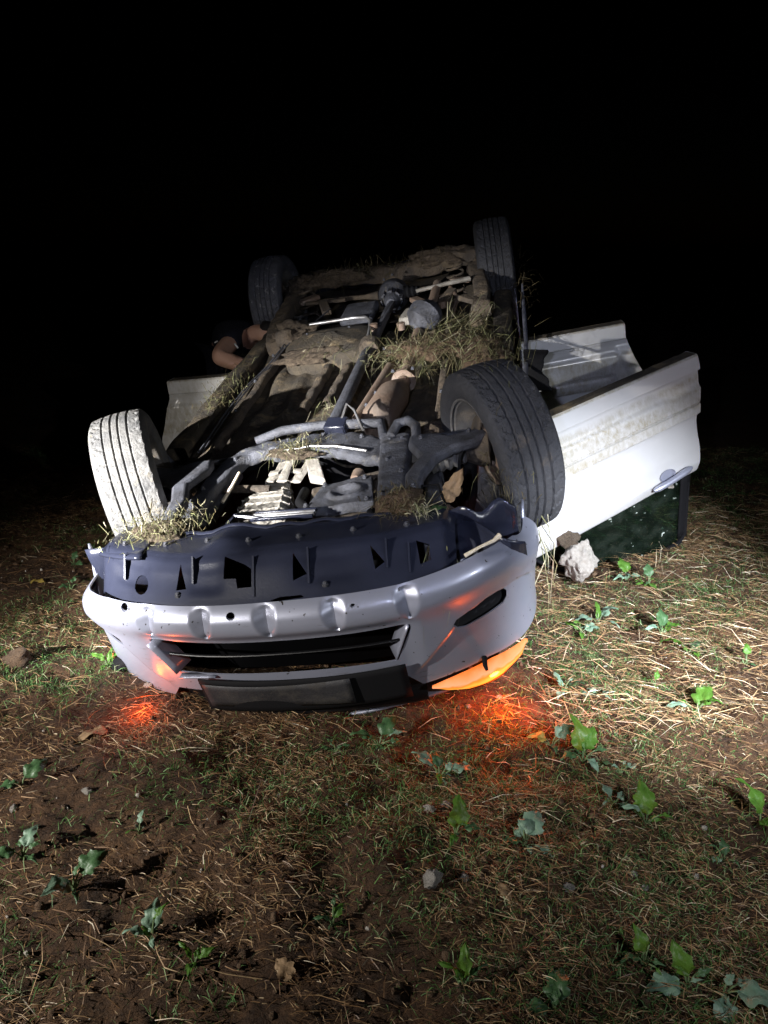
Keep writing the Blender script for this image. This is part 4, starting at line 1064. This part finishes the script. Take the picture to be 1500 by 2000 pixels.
# ------------------------------------------------------------------ stones
def stone(x, y, s, label, mat='stone', seed=1, sq=(1, 0.85, 0.75), rot=0.0, sub=3, name='stone', cat='stone', z=None, group=None):
    o = link(name, rock_mesh(name, seed, sub, sq), None, M[mat])
    o.scale = (s, s, s); o.rotation_euler = (0, 0, rot)
    o.location = (x, y, float(gh(x, y)) + s * 0.22 if z is None else z)
    tag(o, label, cat, group)
    return o
stone(0.945, 3.42, 0.20, 'large pale limestone leaning against the open front door', seed=3, sq=(0.9, 0.8, 0.95), rot=0.9, sub=4, z=0.075)
stone(0.885, 3.46, 0.115, 'crumbly soil clod perched on top of the large pale stone', 'mudclod', 8, (1, 0.9, 0.8), 0.4, 3, 'soil_clod', 'clod', 0.165)
stone(0.119, 1.479, 0.058, 'pale angular stone in the middle foreground with a dark hollow below', seed=5, rot=1.0)
stone(0.196, 1.495, 0.030, 'small grey stone just right of the pale angular stone', seed=6)
stone(-0.867, 1.854, 0.030, 'small white stone on bare soil at the left', seed=7)
stone(-1.061, 1.804, 0.028, 'small white stone near the left edge of the picture', seed=9)
stone(0.129, 1.758, 0.038, 'pale flat stone chip in front of the car, left one of a pair', seed=10, sq=(1, 0.8, 0.4))
stone(0.175, 1.800, 0.034, 'pale flat stone chip in front of the car, right one of a pair', seed=11, sq=(1, 0.8, 0.4))
stone(-1.406, 2.604, 0.11, 'brown clod of earth lying by itself at the far left', 'clod', 12, (1, 0.9, 0.8), 0.3, 3, 'soil_clod', 'clod')
stone(0.644, 1.570, 0.022, 'tiny white stone in the right foreground, upper of two', seed=13)
stone(0.66, 1.53, 0.020, 'tiny white stone in the right foreground, lower of two', seed=14)
stone(0.815, 1.585, 0.020, 'tiny white stone close to a dim weed at the right', seed=15)
stone(-0.306, 1.854, 0.020, 'small pale pebble left of centre below the bumper', seed=16)
stone(-0.231, 1.779, 0.024, 'small pale pebble in the grass patch below the bumper', seed=17)
stone(0.46, 1.511, 0.03, 'brownish half-buried stone in the right foreground', seed=18)
stone(0.414, 2.405, 0.026, 'little stone lit orange under the right headlight', seed=19)
stone(0.30, 2.36, 0.022, 'little pale stone under the inner end of the right headlight', seed=20)
stone(-0.86, 2.44, 0.034, 'pale stone beside the orange glow under the left bumper corner', seed=21, sq=(1, 0.7, 0.6))

# ------------------------------------------------------------------ weeds and fallen leaves
def leaf_mesh(kind, seed):
    r2 = random.Random(seed)
    nu, nv = 14, 6
    lob = r2.uniform(0.10, 0.2); ph = r2.uniform(0, 6)
    q = MB()
    def fn(u, v):
        w = 0.36 * math.sin(math.pi * min(1, u ** 0.75 * 0.97 + 0.03)) ** 0.8 if kind != 'long' else 0.20 * math.sin(math.pi * u ** 0.9)
        w *= 1 + lob * math.sin(u * 19 + ph) + 0.06 * math.sin(u * 41)
        s = 2 * v - 1
        x = s * w
        z = 0.10 * abs(s) * w * 3 * 0.6 - 0.34 * u * u * u + 0.06 * math.sin(u * 11 + ph) * s + 0.03 * math.sin(s * 6 + u * 7 + ph) - 0.05 * s * s
        return (x, u - 0.02 * s * s, z)
    q.grid(fn, nu, nv)
    me = bpy.data.meshes.new('leaf'); me.from_pydata(q.v, [], q.f); me.shade_smooth()
    return me
LEAF = {}
for mk in ('leaf_green', 'leaf_pale', 'leaf_dark', 'leaf_dry', 'leaf_yellow'):
    for v in range(3):
        me = leaf_mesh('broad' if v < 2 else 'long', hash((mk, v)) % 1000 if False else v * 7 + len(mk))
        me.materials.append(M[mk]); LEAF[mk, v] = me
stem_mat = pm('weed_stem', (0.10, 0.16, 0.06), (0.14, 0.19, 0.09), 9, 0.6)

def weed(x, y, leaves, label):
    """leaves: (azimuth deg, elevation deg, length, kind, variant, stalk)"""
    z = float(gh(x, y))
    w = empty('weed', None, (x, y, z))
    tag(w, label, 'weed', 'weeds sprouting in the field')
    kinds = [l[3] for l in leaves]; big = max(l[2] for l in leaves)
    leaves = list(leaves) + [(random.uniform(0, 360), random.uniform(5, 60), big * random.uniform(0.22, 0.5), random.choice(kinds), random.choice((0, 1, 2, 2)), random.uniform(0.015, 0.05)) for _ in range(random.randint(2, 4))]
    for az, el, ln, mk, v, st in leaves:
        a = R(az); d = Vector((math.cos(a), math.sin(a), 0.0))
        e2 = R(min(80, el + 25))
        tip = d * st * math.cos(e2) + Vector((0, 0, st * math.sin(e2)))
        MB().tube([(0, 0, -0.01), tip * 0.55 + Vector((0, 0, st * 0.08)), tip], [0.0028, 0.0022, 0.0018], 6).build('stem', stem_mat, w)
        o = link('leaf', LEAF['leaf_' + mk, v], w)
        o.location = tip
        ln *= 0.85; o.scale = (ln * random.uniform(0.8, 1.1), ln, ln * random.uniform(1.0, 1.8))
        o.rotation_euler = Euler((R(el), R(random.uniform(-28, 28)), a - math.pi / 2), 'XYZ')
G, P_, D_, Y_ = 'green', 'pale', 'dark', 'yellow'
weed(0.172, 1.97, [(150, 35, .085, P_, 0, .05), (15, 10, .085, P_, 1, .05), (265, 40, .075, G, 2, .03), (110, 50, .06, D_, 1, .04), (300, 5, .06, P_, 2, .02)], 'weed with pale leaves right of centre, in front of the headlight')
weed(0.634, 2.06, [(110, 75, .12, G, 0, .03), (60, 55, .09, G, 1, .04), (200, 20, .06, D_, 0, .04), (300, 10, .05, P_, 1, .03), (20, 5, .06, D_, 2, .05)], 'weed with one upright bright green leaf right of the orange glow')
weed(0.545, 2.12, [(160, 30, .06, Y_, 1, .03), (30, 40, .08, P_, 0, .04), (270, 30, .06, D_, 2, .02)], 'weed with a yellowish leaf at the edge of the orange glow')
weed(0.744, 2.02, [(20, 10, .075, P_, 1, .03), (160, 20, .06, D_, 0, .03)], 'low weed with flat pale leaves right of the bright upright leaf')
weed(0.755, 1.80, [(80, 70, .10, G, 0, .03), (150, 15, .07, D_, 1, .05), (175, 40, .06, P_, 2, .05)], 'weed with a bright pointed leaf in the right middle foreground')
weed(0.672, 1.85, [(120, 40, .06, P_, 1, .03), (200, 15, .05, D_, 0, .03), (40, 10, .05, P_, 0, .03)], 'small weed with crumpled pale leaves left of a bright pointed leaf')
weed(0.192, 1.66, [(100, 75, .09, G, 1, .02), (250, 20, .05, G, 2, .02), (10, 10, .05, D_, 1, .03)], 'weed with a yellow-green upright leaf below the centre')
weed(0.375, 1.65, [(60, 30, .10, P_, 0, .03), (200, 25, .06, D_, 1, .03), (330, 5, .08, P_, 2, .03)], 'weed with a broad pale lobed leaf below the right headlight')
weed(1.085, 2.30, [(40, 50, .10, G, 0, .03), (340, 40, .06, G, 1, .05), (170, 15, .08, P_, 2, .04), (250, 10, .05, D_, 0, .02)], 'weed with green leaves on open ground at the right')
weed(0.93, 3.0, [(30, 40, .11, P_, 0, .03), (110, 70, .09, G, 2, .02), (190, 20, .09, P_, 1, .04), (330, 10, .07, P_, 2, .04)], 'bright pale weed below the large stone')
weed(0.83, 2.9, [(20, 20, .08, P_, 1, .03), (140, 40, .07, G, 2, .02), (260, 20, .06, G, 0, .02)], 'brightly lit low weed beside the right bumper corner')
weed(1.15, 2.84, [(100, 60, .09, D_, 0, .04), (20, 30, .08, G, 1, .03), (200, 30, .07, P_, 2, .05)], 'weed with dark leaves in front of the open doors, left one')
weed(1.20, 2.68, [(160, 30, .09, G, 0, .04), (30, 25, .08, D_, 1, .03), (280, 20, .06, G, 2, .03)], 'weed with green leaves in front of the open doors, right one')
weed(0.78, 2.43, [(180, 10, .09, P_, 1, .02), (10, 15, .06, P_, 0, .02)], 'flat pale weed between the headlight and the right edge')
weed(0.655, 2.45, [(120, 50, .08, P_, 2, .02), (20, 20, .08, D_, 0, .03), (240, 20, .05, P_, 1, .02)], 'grey-green weed just right of the lit headlight')
weed(-0.767, 1.49, [(230, 50, .085, P_, 0, .03), (45, 40, .085, D_, 0, .05), (300, 20, .05, D_, 2, .03)], 'weed with two broad leaves in the left foreground')
weed(-0.935, 1.59, [(80, 40, .07, P_, 1, .03), (200, 30, .06, D_, 0, .03), (330, 20, .05, D_, 2, .02)], 'pale weed at the left edge above the two-leaved weed')
weed(-0.528, 1.335, [(90, 60, .07, P_, 0, .03), (180, 30, .05, P_, 1, .03), (300, 40, .05, P_, 2, .02), (40, 70, .05, G, 2, .06)], 'pale curled weed in the lower left foreground')
weed(-1.076, 1.89, [(60, 35, .09, D_, 0, .03), (200, 20, .06, D_, 1, .02)], 'dim dark weed at the left edge of the picture')
weed(-0.414, 1.26, [(30, 40, .05, G, 2, .02), (150, 50, .05, G, 2, .02), (270, 40, .04, G, 0, .02)], 'small green seedling low on the left')
weed(0.67, 1.26, [(190, 15, .09, P_, 0, .03), (90, 70, .08, G, 1, .03), (20, 40, .05, D_, 2, .03)], 'dark weed with one green leaf in the lower right corner')
weed(0.74, 1.245, [(330, 20, .12, P_, 0, .04), (250, 10, .08, P_, 1, .03)], 'large pale drooping leaf weed in the lower right corner')
weed(0.586, 1.31, [(100, 75, .06, G, 0, .03), (200, 30, .05, D_, 1, .03), (330, 30, .04, D_, 2, .02)], 'small weed with a round green leaf at the lower right')
weed(1.075, 1.785, [(120, 60, .11, G, 0, .03), (280, 40, .07, G, 1, .02)], 'bright green leaves cut off by the right edge of the picture')
weed(0.168, 1.21, [(80, 70, .08, G, 2, .02), (160, 55, .06, G, 2, .02), (20, 45, .06, D_, 2, .02)], 'narrow-leaved green weed at the bottom of the picture')
weed(-0.017, 2.16, [(60, 35, .10, D_, 0, .04), (170, 25, .08, D_, 1, .04), (290, 15, .06, D_, 2, .02), (20, 20, .07, P_, 2, .05)], 'dark leafy weed in the shadow under the bumper')
weed(-0.158, 2.115, [(180, 15, .06, D_, 1, .02), (20, 20, .05, D_, 2, .02)], 'small dark leaf in the shadow left of the leafy weed')
weed(1.175, 3.42, [(100, 50, .10, G, 0, .04), (270, 60, .08, P_, 2, .01), (200, 30, .06, P_, 1, .02)], 'green weed at the foot of the front door glass, left one')
weed(1.25, 3.32, [(80, 55, .08, D_, 1, .05), (280, 40, .07, G, 0, .01), (180, 20, .05, G, 2, .02)], 'green weed at the foot of the front door glass, right one')
weed(0.35, 1.155, [(70, 30, .09, D_, 0, .02), (180, 20, .06, D_, 1, .02)], 'dark weed leaves at the bottom edge right of centre')
weed(0.911, 1.64, [(90, 50, .05, D_, 0, .02), (200, 20, .04, P_, 1, .02)], 'dim little weed at the right beside tiny white stones')
weed(1.353, 2.53, [(80, 60, .05, G, 1, .04), (300, 20, .03, D_, 2, .02)], 'tiny yellow-green seedling near the right edge')
weed(1.013, 2.50, [(90, 70, .045, G, 0, .03), (250, 20, .03, G, 2, .02)], 'tiny bright seedling between the two larger right-hand weeds')
weed(-0.119, 1.375, [(60, 50, .04, G, 1, .02), (190, 40, .04, D_, 2, .02)], 'tiny green seedling below the centre')
weed(-0.664, 1.69, [(70, 60, .04, P_, 1, .03), (220, 30, .03, G, 2, .02)], 'tiny pale seedling in the left foreground grass')
weed(-1.05, 2.57, [(40, 40, .07, G, 2, .03), (150, 45, .07, G, 2, .03), (270, 30, .06, G, 2, .02), (90, 70, .07, G, 2, .02)], 'spiky green weed left of the bumper corner')
weed(-1.486, 3.33, [(70, 40, .06, D_, 0, .03), (220, 30, .05, D_, 1, .02)], 'dim round-leaved weed far left, nearer of two')
weed(-1.557, 3.57, [(90, 50, .06, D_, 1, .03), (330, 20, .05, D_, 0, .02)], 'dim round-leaved weed far left, farther of two')
def fallen(x, y, ln, mk, v, rz, tilt, label):
    o = link('fallen_leaf', LEAF['leaf_' + mk, v], None)
    o.location = (x, y, float(gh(x, y)) + 0.012); o.scale = (ln, ln, ln); o.rotation_euler = (tilt, random.uniform(-.3, .3), rz)
    tag(o, label, 'leaf')
fallen(-0.93, 2.20, 0.10, 'dry', 0, 1.9, 0.2, 'dry tan leaf on the ground below the left orange glow')
fallen(-1.632, 3.376, 0.09, 'yellow', 2, 1.3, 0.1, 'yellow leaf lying on dark ground far left of the bumper')
fallen(-0.198, 1.229, 0.055, 'dry', 1, 0.7, 0.5, 'curled dry pale leaf at the bottom of the picture')
fallen(0.965, 2.44, 0.07, 'dry', 0, 2.4, 0.2, 'brown dry leaf near the pale flat weed at the right')
fallen(0.30, 1.42, 0.07, 'dry', 2, 0.3, 0.35, 'folded brown leaf in the right foreground')

# ------------------------------------------------------------------ grass and mud torn up by the car
def clump(name, n, c, spread, lmin, lmax, updir, fan, wide, label, tl=(0, 1), mat='deadgrass'):
    """c and spread in the car frame; blades fan out about updir"""
    P = rng.normal(size=(n, 3)) * np.array(spread) + np.array(c)
    D = np.array(updir)[None] + rng.normal(size=(n, 3)) * fan
    Rm = np.array(CAR.to_3x3()); t = np.array(CAR.translation)
    P = P @ Rm.T + t; D = D @ Rm.T
    Ln = lmin + (lmax - lmin) * rng.random(n) ** 1.5
    o = blades(name, P, D, Ln, wide * (0.6 + 0.8 * rng.random(n)), 0.2 + 0.5 * rng.random(n), tl[0] + (tl[1] - tl[0]) * rng.random(n), M[mat], rng.normal(size=(n, 3)) * 0.3)
    tag(o, label, 'grass', kind='stuff')
clump('grass_wad', 700, (-0.49, -0.51, -0.255), (0.075, 0.05, 0.02), 0.015, 0.08, (0, -0.2, 0.4), 0.8, 0.0026, 'wad of pale dry grass on the undertray by the left front tyre', (0.35, 1))
clump('grass_wad', 160, (-0.40, -0.44, -0.26), (0.06, 0.04, 0.02), 0.02, 0.10, (0.2, -0.2, 0.8), 0.7, 0.003, 'thin spread of dry grass right of the left wad', (0.2, 1))
clump('grass_wad', 330, (-0.07, 0.09, -0.275), (0.075, 0.035, 0.012), 0.02, 0.09, (0, -0.3, 0.5), 0.9, 0.0025, 'matted dry grass on the subframe cross member', (0.3, 1))
clump('grass_wad', 420, (0.43, -0.50, -0.265), (0.05, 0.05, 0.03), 0.02, 0.09, (0, -0.4, 0.4), 0.9, 0.003, 'brown grass and mud wad beside the undertray at the right', (0, 0.55))
clump('grass_wad', 60, (0.50, -0.56, -0.24), (0.025, 0.02, 0.015), 0.03, 0.09, (0.7, -0.4, 0.2), 0.5, 0.003, 'pale straw tips sticking out of the brown wad', (0.7, 1))
clump('grass_tangle', 1000, (0.46, 1.16, -0.29), (0.17, 0.07, 0.018), 0.04, 0.22, (0.10, -0.10, 0.10), 0.55, 0.0028, 'long tangled grass hanging over the middle of the underbody', (0.1, 0.95))
clump('grass_tangle', 150, (0.58, 1.34, -0.27), (0.08, 0.06, 0.02), 0.10, 0.28, (0.8, 0.2, 0.35), 0.32, 0.003, 'tuft of long grass sticking up behind the right front tyre', (0.2, 1))
clump('grass_tangle', 260, (0.72, 0.92, -0.29), (0.10, 0.10, 0.02), 0.04, 0.16, (-0.2, 0.0, 0.08), 0.6, 0.0026, 'grass draped along the right sill above the front tyre', (0.05, 0.8))
clump('grass_tangle', 180, (0.37, 1.0, -0.315), (0.08, 0.10, 0.02), 0.05, 0.18, (0.2, -0.4, -0.1), 0.6, 0.0026, 'loose grass strands over the exhaust pipe', (0.2, 0.9))
clump('grass_tangle', 560, (-0.24, 2.80, -0.235), (0.18, 0.07, 0.02), 0.03, 0.15, (0, 0.0, 0.30), 0.55, 0.0028, 'grass standing on the rear cross member', (0.0, 0.55))
clump('grass_tangle', 220, (0.36, 2.72, -0.21), (0.16, 0.05, 0.015), 0.03, 0.12, (0, 0.0, 0.3), 0.6, 0.0028, 'thin grass on the rear axle beside the right rear tyre', (0.0, 0.45))
clump('grass_tangle', 110, (0.95, 2.3, -0.34), (0.03, 0.35, 0.03), 0.04, 0.14, (0.5, 0, 0.2), 0.5, 0.0026, 'wisps of grass caught along the right rear quarter', (0.0, 0.4))
clump('grass_wad', 260, (-0.72, 1.05, -0.35), (0.05, 0.20, 0.015), 0.02, 0.10, (0, 0, 0.5), 0.8, 0.003, 'green grass scraps on the left sill', (0.2, 0.85))
clump('grass_wad', 26, (-0.16, 1.36, -0.30), (0.10, 0.08, 0.015), 0.05, 0.25, (0.6, 0.5, 0.1), 0.3, 0.0035, 'long straws lying beside the propeller shaft', (0.5, 1))
clump('grass_wad', 160, (0.80, -0.30, -0.30), (0.05, 0.06, 0.05), 0.02, 0.09, (0.2, -0.4, -0.4), 0.7, 0.0025, 'frayed grass hanging from the right front tyre', (0.0, 0.6))
clump('grass_wad', 16, (0.895, -0.30, -0.55), (0.008, 0.02, 0.10), 0.10, 0.35, (0.05, 0, -1), 0.12, 0.004, 'long dry stalks hanging between the right tyre and bumper', (0.5, 1))
clump('grass_wad', 40, (0.82, 0.05, -0.02), (0.06, 0.12, 0.02), 0.04, 0.12, (0.3, -0.3, 0.4), 0.7, 0.0022, 'a few straws stuck to the right front tread', (0.3, 0.9))
clump('grass_wad', 36, (-0.05, 0.65, -0.36), (0.025, 0.02, 0.01), 0.05, 0.13, (0, -0.2, 0.5), 0.7, 0.003, 'small sprig of grass on the dark floor pan', (0.6, 1))
clump('grass_wad', 14, (0.56, -0.58, -0.27), (0.004, 0.01, 0.01), 0.22, 0.34, (0.0, -0.6, -0.35), 0.05, 0.004, 'thin pale stalks lying down across the wheel-arch liner', (0.7, 1))

def lump(name, x, y, z, s, seed, label, mat='mudclod', sq=(1, 0.8, 0.5), rot=0.0):
    o = link(name, rock_mesh(name, seed, 4, sq, 0.7), None, M[mat])
    o.scale = (s, s, s)
    o.matrix_world = CAR @ Matrix.Translation((x, y, z)) @ Matrix.Rotation(rot, 4, 'Z') @ Matrix.Diagonal((s, s, s, 1))
    tag(o, label, 'clod')
lump('mud_lump', -0.50, -0.50, -0.27, 0.20, 31, 'mud under the pale grass wad by the left front tyre', sq=(1.2, 0.8, 0.3))
lump('mud_lump', 0.42, -0.48, -0.28, 0.20, 32, 'brown mud lump right of the undertray', 'clod')
lump('mud_lump', -0.08, 0.09, -0.295, 0.18, 33, 'mud matted into the cross member', sq=(1.4, 0.6, 0.25))
lump('mud_lump', 0.53, 0.25, -0.36, 0.20, 34, 'torn mud slab behind the right front wheel', sq=(1, 1.0, 0.35))
lump('mud_lump', -0.46, 1.82, -0.30, 0.26, 35, 'mud caked on the left end of the fuel tank', sq=(1.0, 1.2, 0.4))
lump('mud_lump', -0.30, 1.42, -0.33, 0.30, 36, 'mud spread in front of the fuel tank', sq=(1.4, 0.7, 0.25))
lump('mud_lump', -0.34, 2.76, -0.24, 0.34, 37, 'mud ridge on the rear cross member', sq=(1.6, 0.6, 0.3))
lump('mud_lump', 0.44, 2.74, -0.22, 0.34, 38, 'mud caked on the rear axle at the right', sq=(1.6, 0.6, 0.4))
lump('mud_lump', 0.44, 1.20, -0.32, 0.40, 39, 'mud beneath the long tangled grass', 'clod', sq=(1.4, 0.8, 0.25))
lump('mud_lump', -0.60, 2.72, -0.26, 0.20, 40, 'mud on the hub of the left rear wheel', sq=(1, 1, 0.7))
lump('mud_lump', 0.70, 1.05, -0.34, 0.28, 41, 'mud on the right sill above the front tyre', 'clod', sq=(0.8, 1.5, 0.3))
o = link('fallen_leaf', LEAF['leaf_dry', 0], None)
o.matrix_world = CAR @ Matrix.Translation((0.575, -0.44, -0.30)) @ Euler((R(70), R(35), R(-10))).to_matrix().to_4x4() @ Matrix.Diagonal((0.085, 0.13, 0.12, 1))
tag(o, 'dry brown leaf caught in the right wheel arch', 'leaf')
o = link('fallen_leaf', LEAF['leaf_dark', 0], None)
o.matrix_world = CAR @ Matrix.Translation((0.59, -0.53, -0.27)) @ Euler((R(20), R(15), R(100))).to_matrix().to_4x4() @ Matrix.Diagonal((0.07, 0.07, 0.07, 1))
tag(o, 'small green leaf below the dry leaf in the wheel arch', 'leaf')
tw = MB().tube([CAR @ Vector(p) for p in ((-0.36, -0.16, -0.36), (-0.33, -0.09, -0.33), (-0.31, -0.02, -0.305))], [0.008, 0.007, 0.006], 8).build('twig', M['straw'], None)
tw.data.attributes.new('tint', 'FLOAT', 'POINT').data.foreach_set('value', np.full(len(tw.data.vertices), 0.95, np.float32))
tag(tw, 'pale snapped twig lying beside the left subframe arm', 'twig')
tw = MB().tube([CAR @ Vector(p) for p in ((0.655, -0.79, -0.292), (0.70, -0.765, -0.283), (0.745, -0.735, -0.283), (0.765, -0.715, -0.278))], [0.007, 0.005, 0.006, 0.009], 8).build('twig', M['straw'], None)
tw.data.attributes.new('tint', 'FLOAT', 'POINT').data.foreach_set('value', np.full(len(tw.data.vertices), 0.95, np.float32))
tag(tw, 'pale twig lying along the right lip of the bumper', 'twig')

# ------------------------------------------------------------------ the person leaning into the far side of the car
def skinned(name, joints, edges, mat, parent=None, root=0, sub=2):
    me = bpy.data.meshes.new(name)
    me.from_pydata([j[0] for j in joints], edges, [])
    me.materials.append(mat)
    o = link(name, me, parent)
    m = o.modifiers.new('skin', 'SKIN'); m.use_smooth_shade = True
    for i, j in enumerate(joints):
        r = j[1] if hasattr(j[1], '__len__') else (j[1], j[1])
        me.skin_vertices[0].data[i].radius = r
        me.skin_vertices[0].data[i].use_root = (i == root)
    s = o.modifiers.new('sub', 'SUBSURF'); s.levels = sub; s.render_levels = sub
    bake(o)
    o.data.shade_smooth()
    return o
def person():
    hip = (-1.20, 5.98, 0.80); belly = (-1.13, 5.80, 0.87); chest = (-1.02, 5.57, 0.90); neck = (-0.94, 5.46, 0.92)
    shL = (-1.03, 5.34, 0.90); elL = (-1.085, 5.06, 0.825); wrL = (-0.86, 5.06, 0.755); haL = (-0.78, 5.07, 0.73)
    shR = (-0.88, 5.66, 0.88); elR = (-0.76, 5.56, 0.68); wrR = (-0.70, 5.40, 0.55); haR = (-0.66, 5.34, 0.51)
    J = [(hip, .13), (belly, .13), (chest, .145), (neck, .055), ((-0.88, 5.44, .955), .06), ((-0.80, 5.42, .925), (.085, .075)), ((-0.74, 5.41, .885), .06),
         (shL, .068), ((-1.065, 5.20, .86), .062), (elL, .056), ((-0.97, 5.05, .79), .054), (wrL, .034), (haL, (.034, .018)),
         (shR, .062), (elR, .045), (wrR, .030), (haR, (.034, .018)),
         ((-1.26, 5.94, .74), .095), ((-1.24, 5.74, .44), .062), ((-1.30, 5.92, .10), .042), ((-1.26, 5.80, .05), .04),
         ((-1.10, 6.02, .74), .095), ((-1.06, 5.90, .44), .062), ((-1.08, 6.08, .10), .042), ((-1.04, 5.96, .05), .04)]
    E = [(0, 1), (1, 2), (2, 3), (3, 4), (4, 5), (5, 6), (2, 7), (7, 8), (8, 9), (9, 10), (10, 11), (11, 12), (2, 13), (13, 14), (14, 15), (15, 16),
         (0, 17), (17, 18), (18, 19), (19, 20), (0, 21), (21, 22), (22, 23), (23, 24)]
    # fingers and thumb of both hands
    for h, b in (((haL), 12), ((haR), 16)):
        h = Vector(h); w = Vector(wrL if b == 12 else wrR); d = (h - w).normalized(); s = d.cross(Vector((0, 0, 1))).normalized()
        for k, (o_, l) in enumerate(((-0.030, .06), (-0.010, .072), (0.010, .068), (0.030, .055))):
            p1 = h + s * o_ + d * l * 0.6; p2 = h + s * o_ + d * l * 0.95 - Vector((0, 0, l * 0.35))
            i = len(J); J += [(tuple(p1), .009), (tuple(p2), .008)]; E += [(b, i), (i, i + 1)]
        p1 = w.lerp(h, 0.5) - s * 0.045 + d * 0.02; i = len(J); J += [(tuple(p1), .011), (tuple(p1 + d * 0.035), .009)]; E += [(b - 1, i), (i, i + 1)]
    body = skinned('person', J, E, M['skin'])
    tag(body, 'person in navy clothes bending into the car behind the left rear door, elbow bare', 'person')
    S = [(hip, .15), (belly, .155), (chest, .172), ((-0.97, 5.50, .915), .085), (shL, .088), ((-1.062, 5.235, .868), .080), (shR, .085), ((-0.82, 5.61, .78), .072)]
    skinned('shirt', S, [(0, 1), (1, 2), (2, 3), (2, 4), (4, 5), (2, 6), (6, 7)], M['navy'], body)
    T_ = [(hip, .155), ((-1.26, 5.94, .74), .115), ((-1.24, 5.74, .44), .085), ((-1.295, 5.91, .14), .07), ((-1.10, 6.02, .74), .115), ((-1.06, 5.90, .44), .085), ((-1.078, 6.07, .14), .07)]
    skinned('trousers', T_, [(0, 1), (1, 2), (2, 3), (0, 4), (4, 5), (5, 6)], M['navy'], body)
    skinned('hair', [((-0.86, 5.45, .99), .06), ((-0.80, 5.43, .965), (.088, .07)), ((-0.75, 5.43, .935), .05)], [(0, 1), (1, 2)], M['hair'], body)
    for f in ((-1.30, 5.92, .08), (-1.08, 6.08, .08)):
        skinned('boot', [(f, .055), ((f[0] + .01, f[1] - .06, .045), .05), ((f[0] + .03, f[1] - .16, .04), (.05, .035))], [(0, 1), (1, 2)], M['boot'], body)
    for a, b, r in (((-0.995, 5.20, .895), (-0.975, 5.21, .865), .006), ((-1.20, 5.66, .52), (-1.18, 5.655, .47), .008), ((-1.13, 5.22, .90), (-1.11, 5.21, .91), .005)):
        MB().tube([a, b], r, 8).build('reflective_tab', M['reflect'], body)
person()
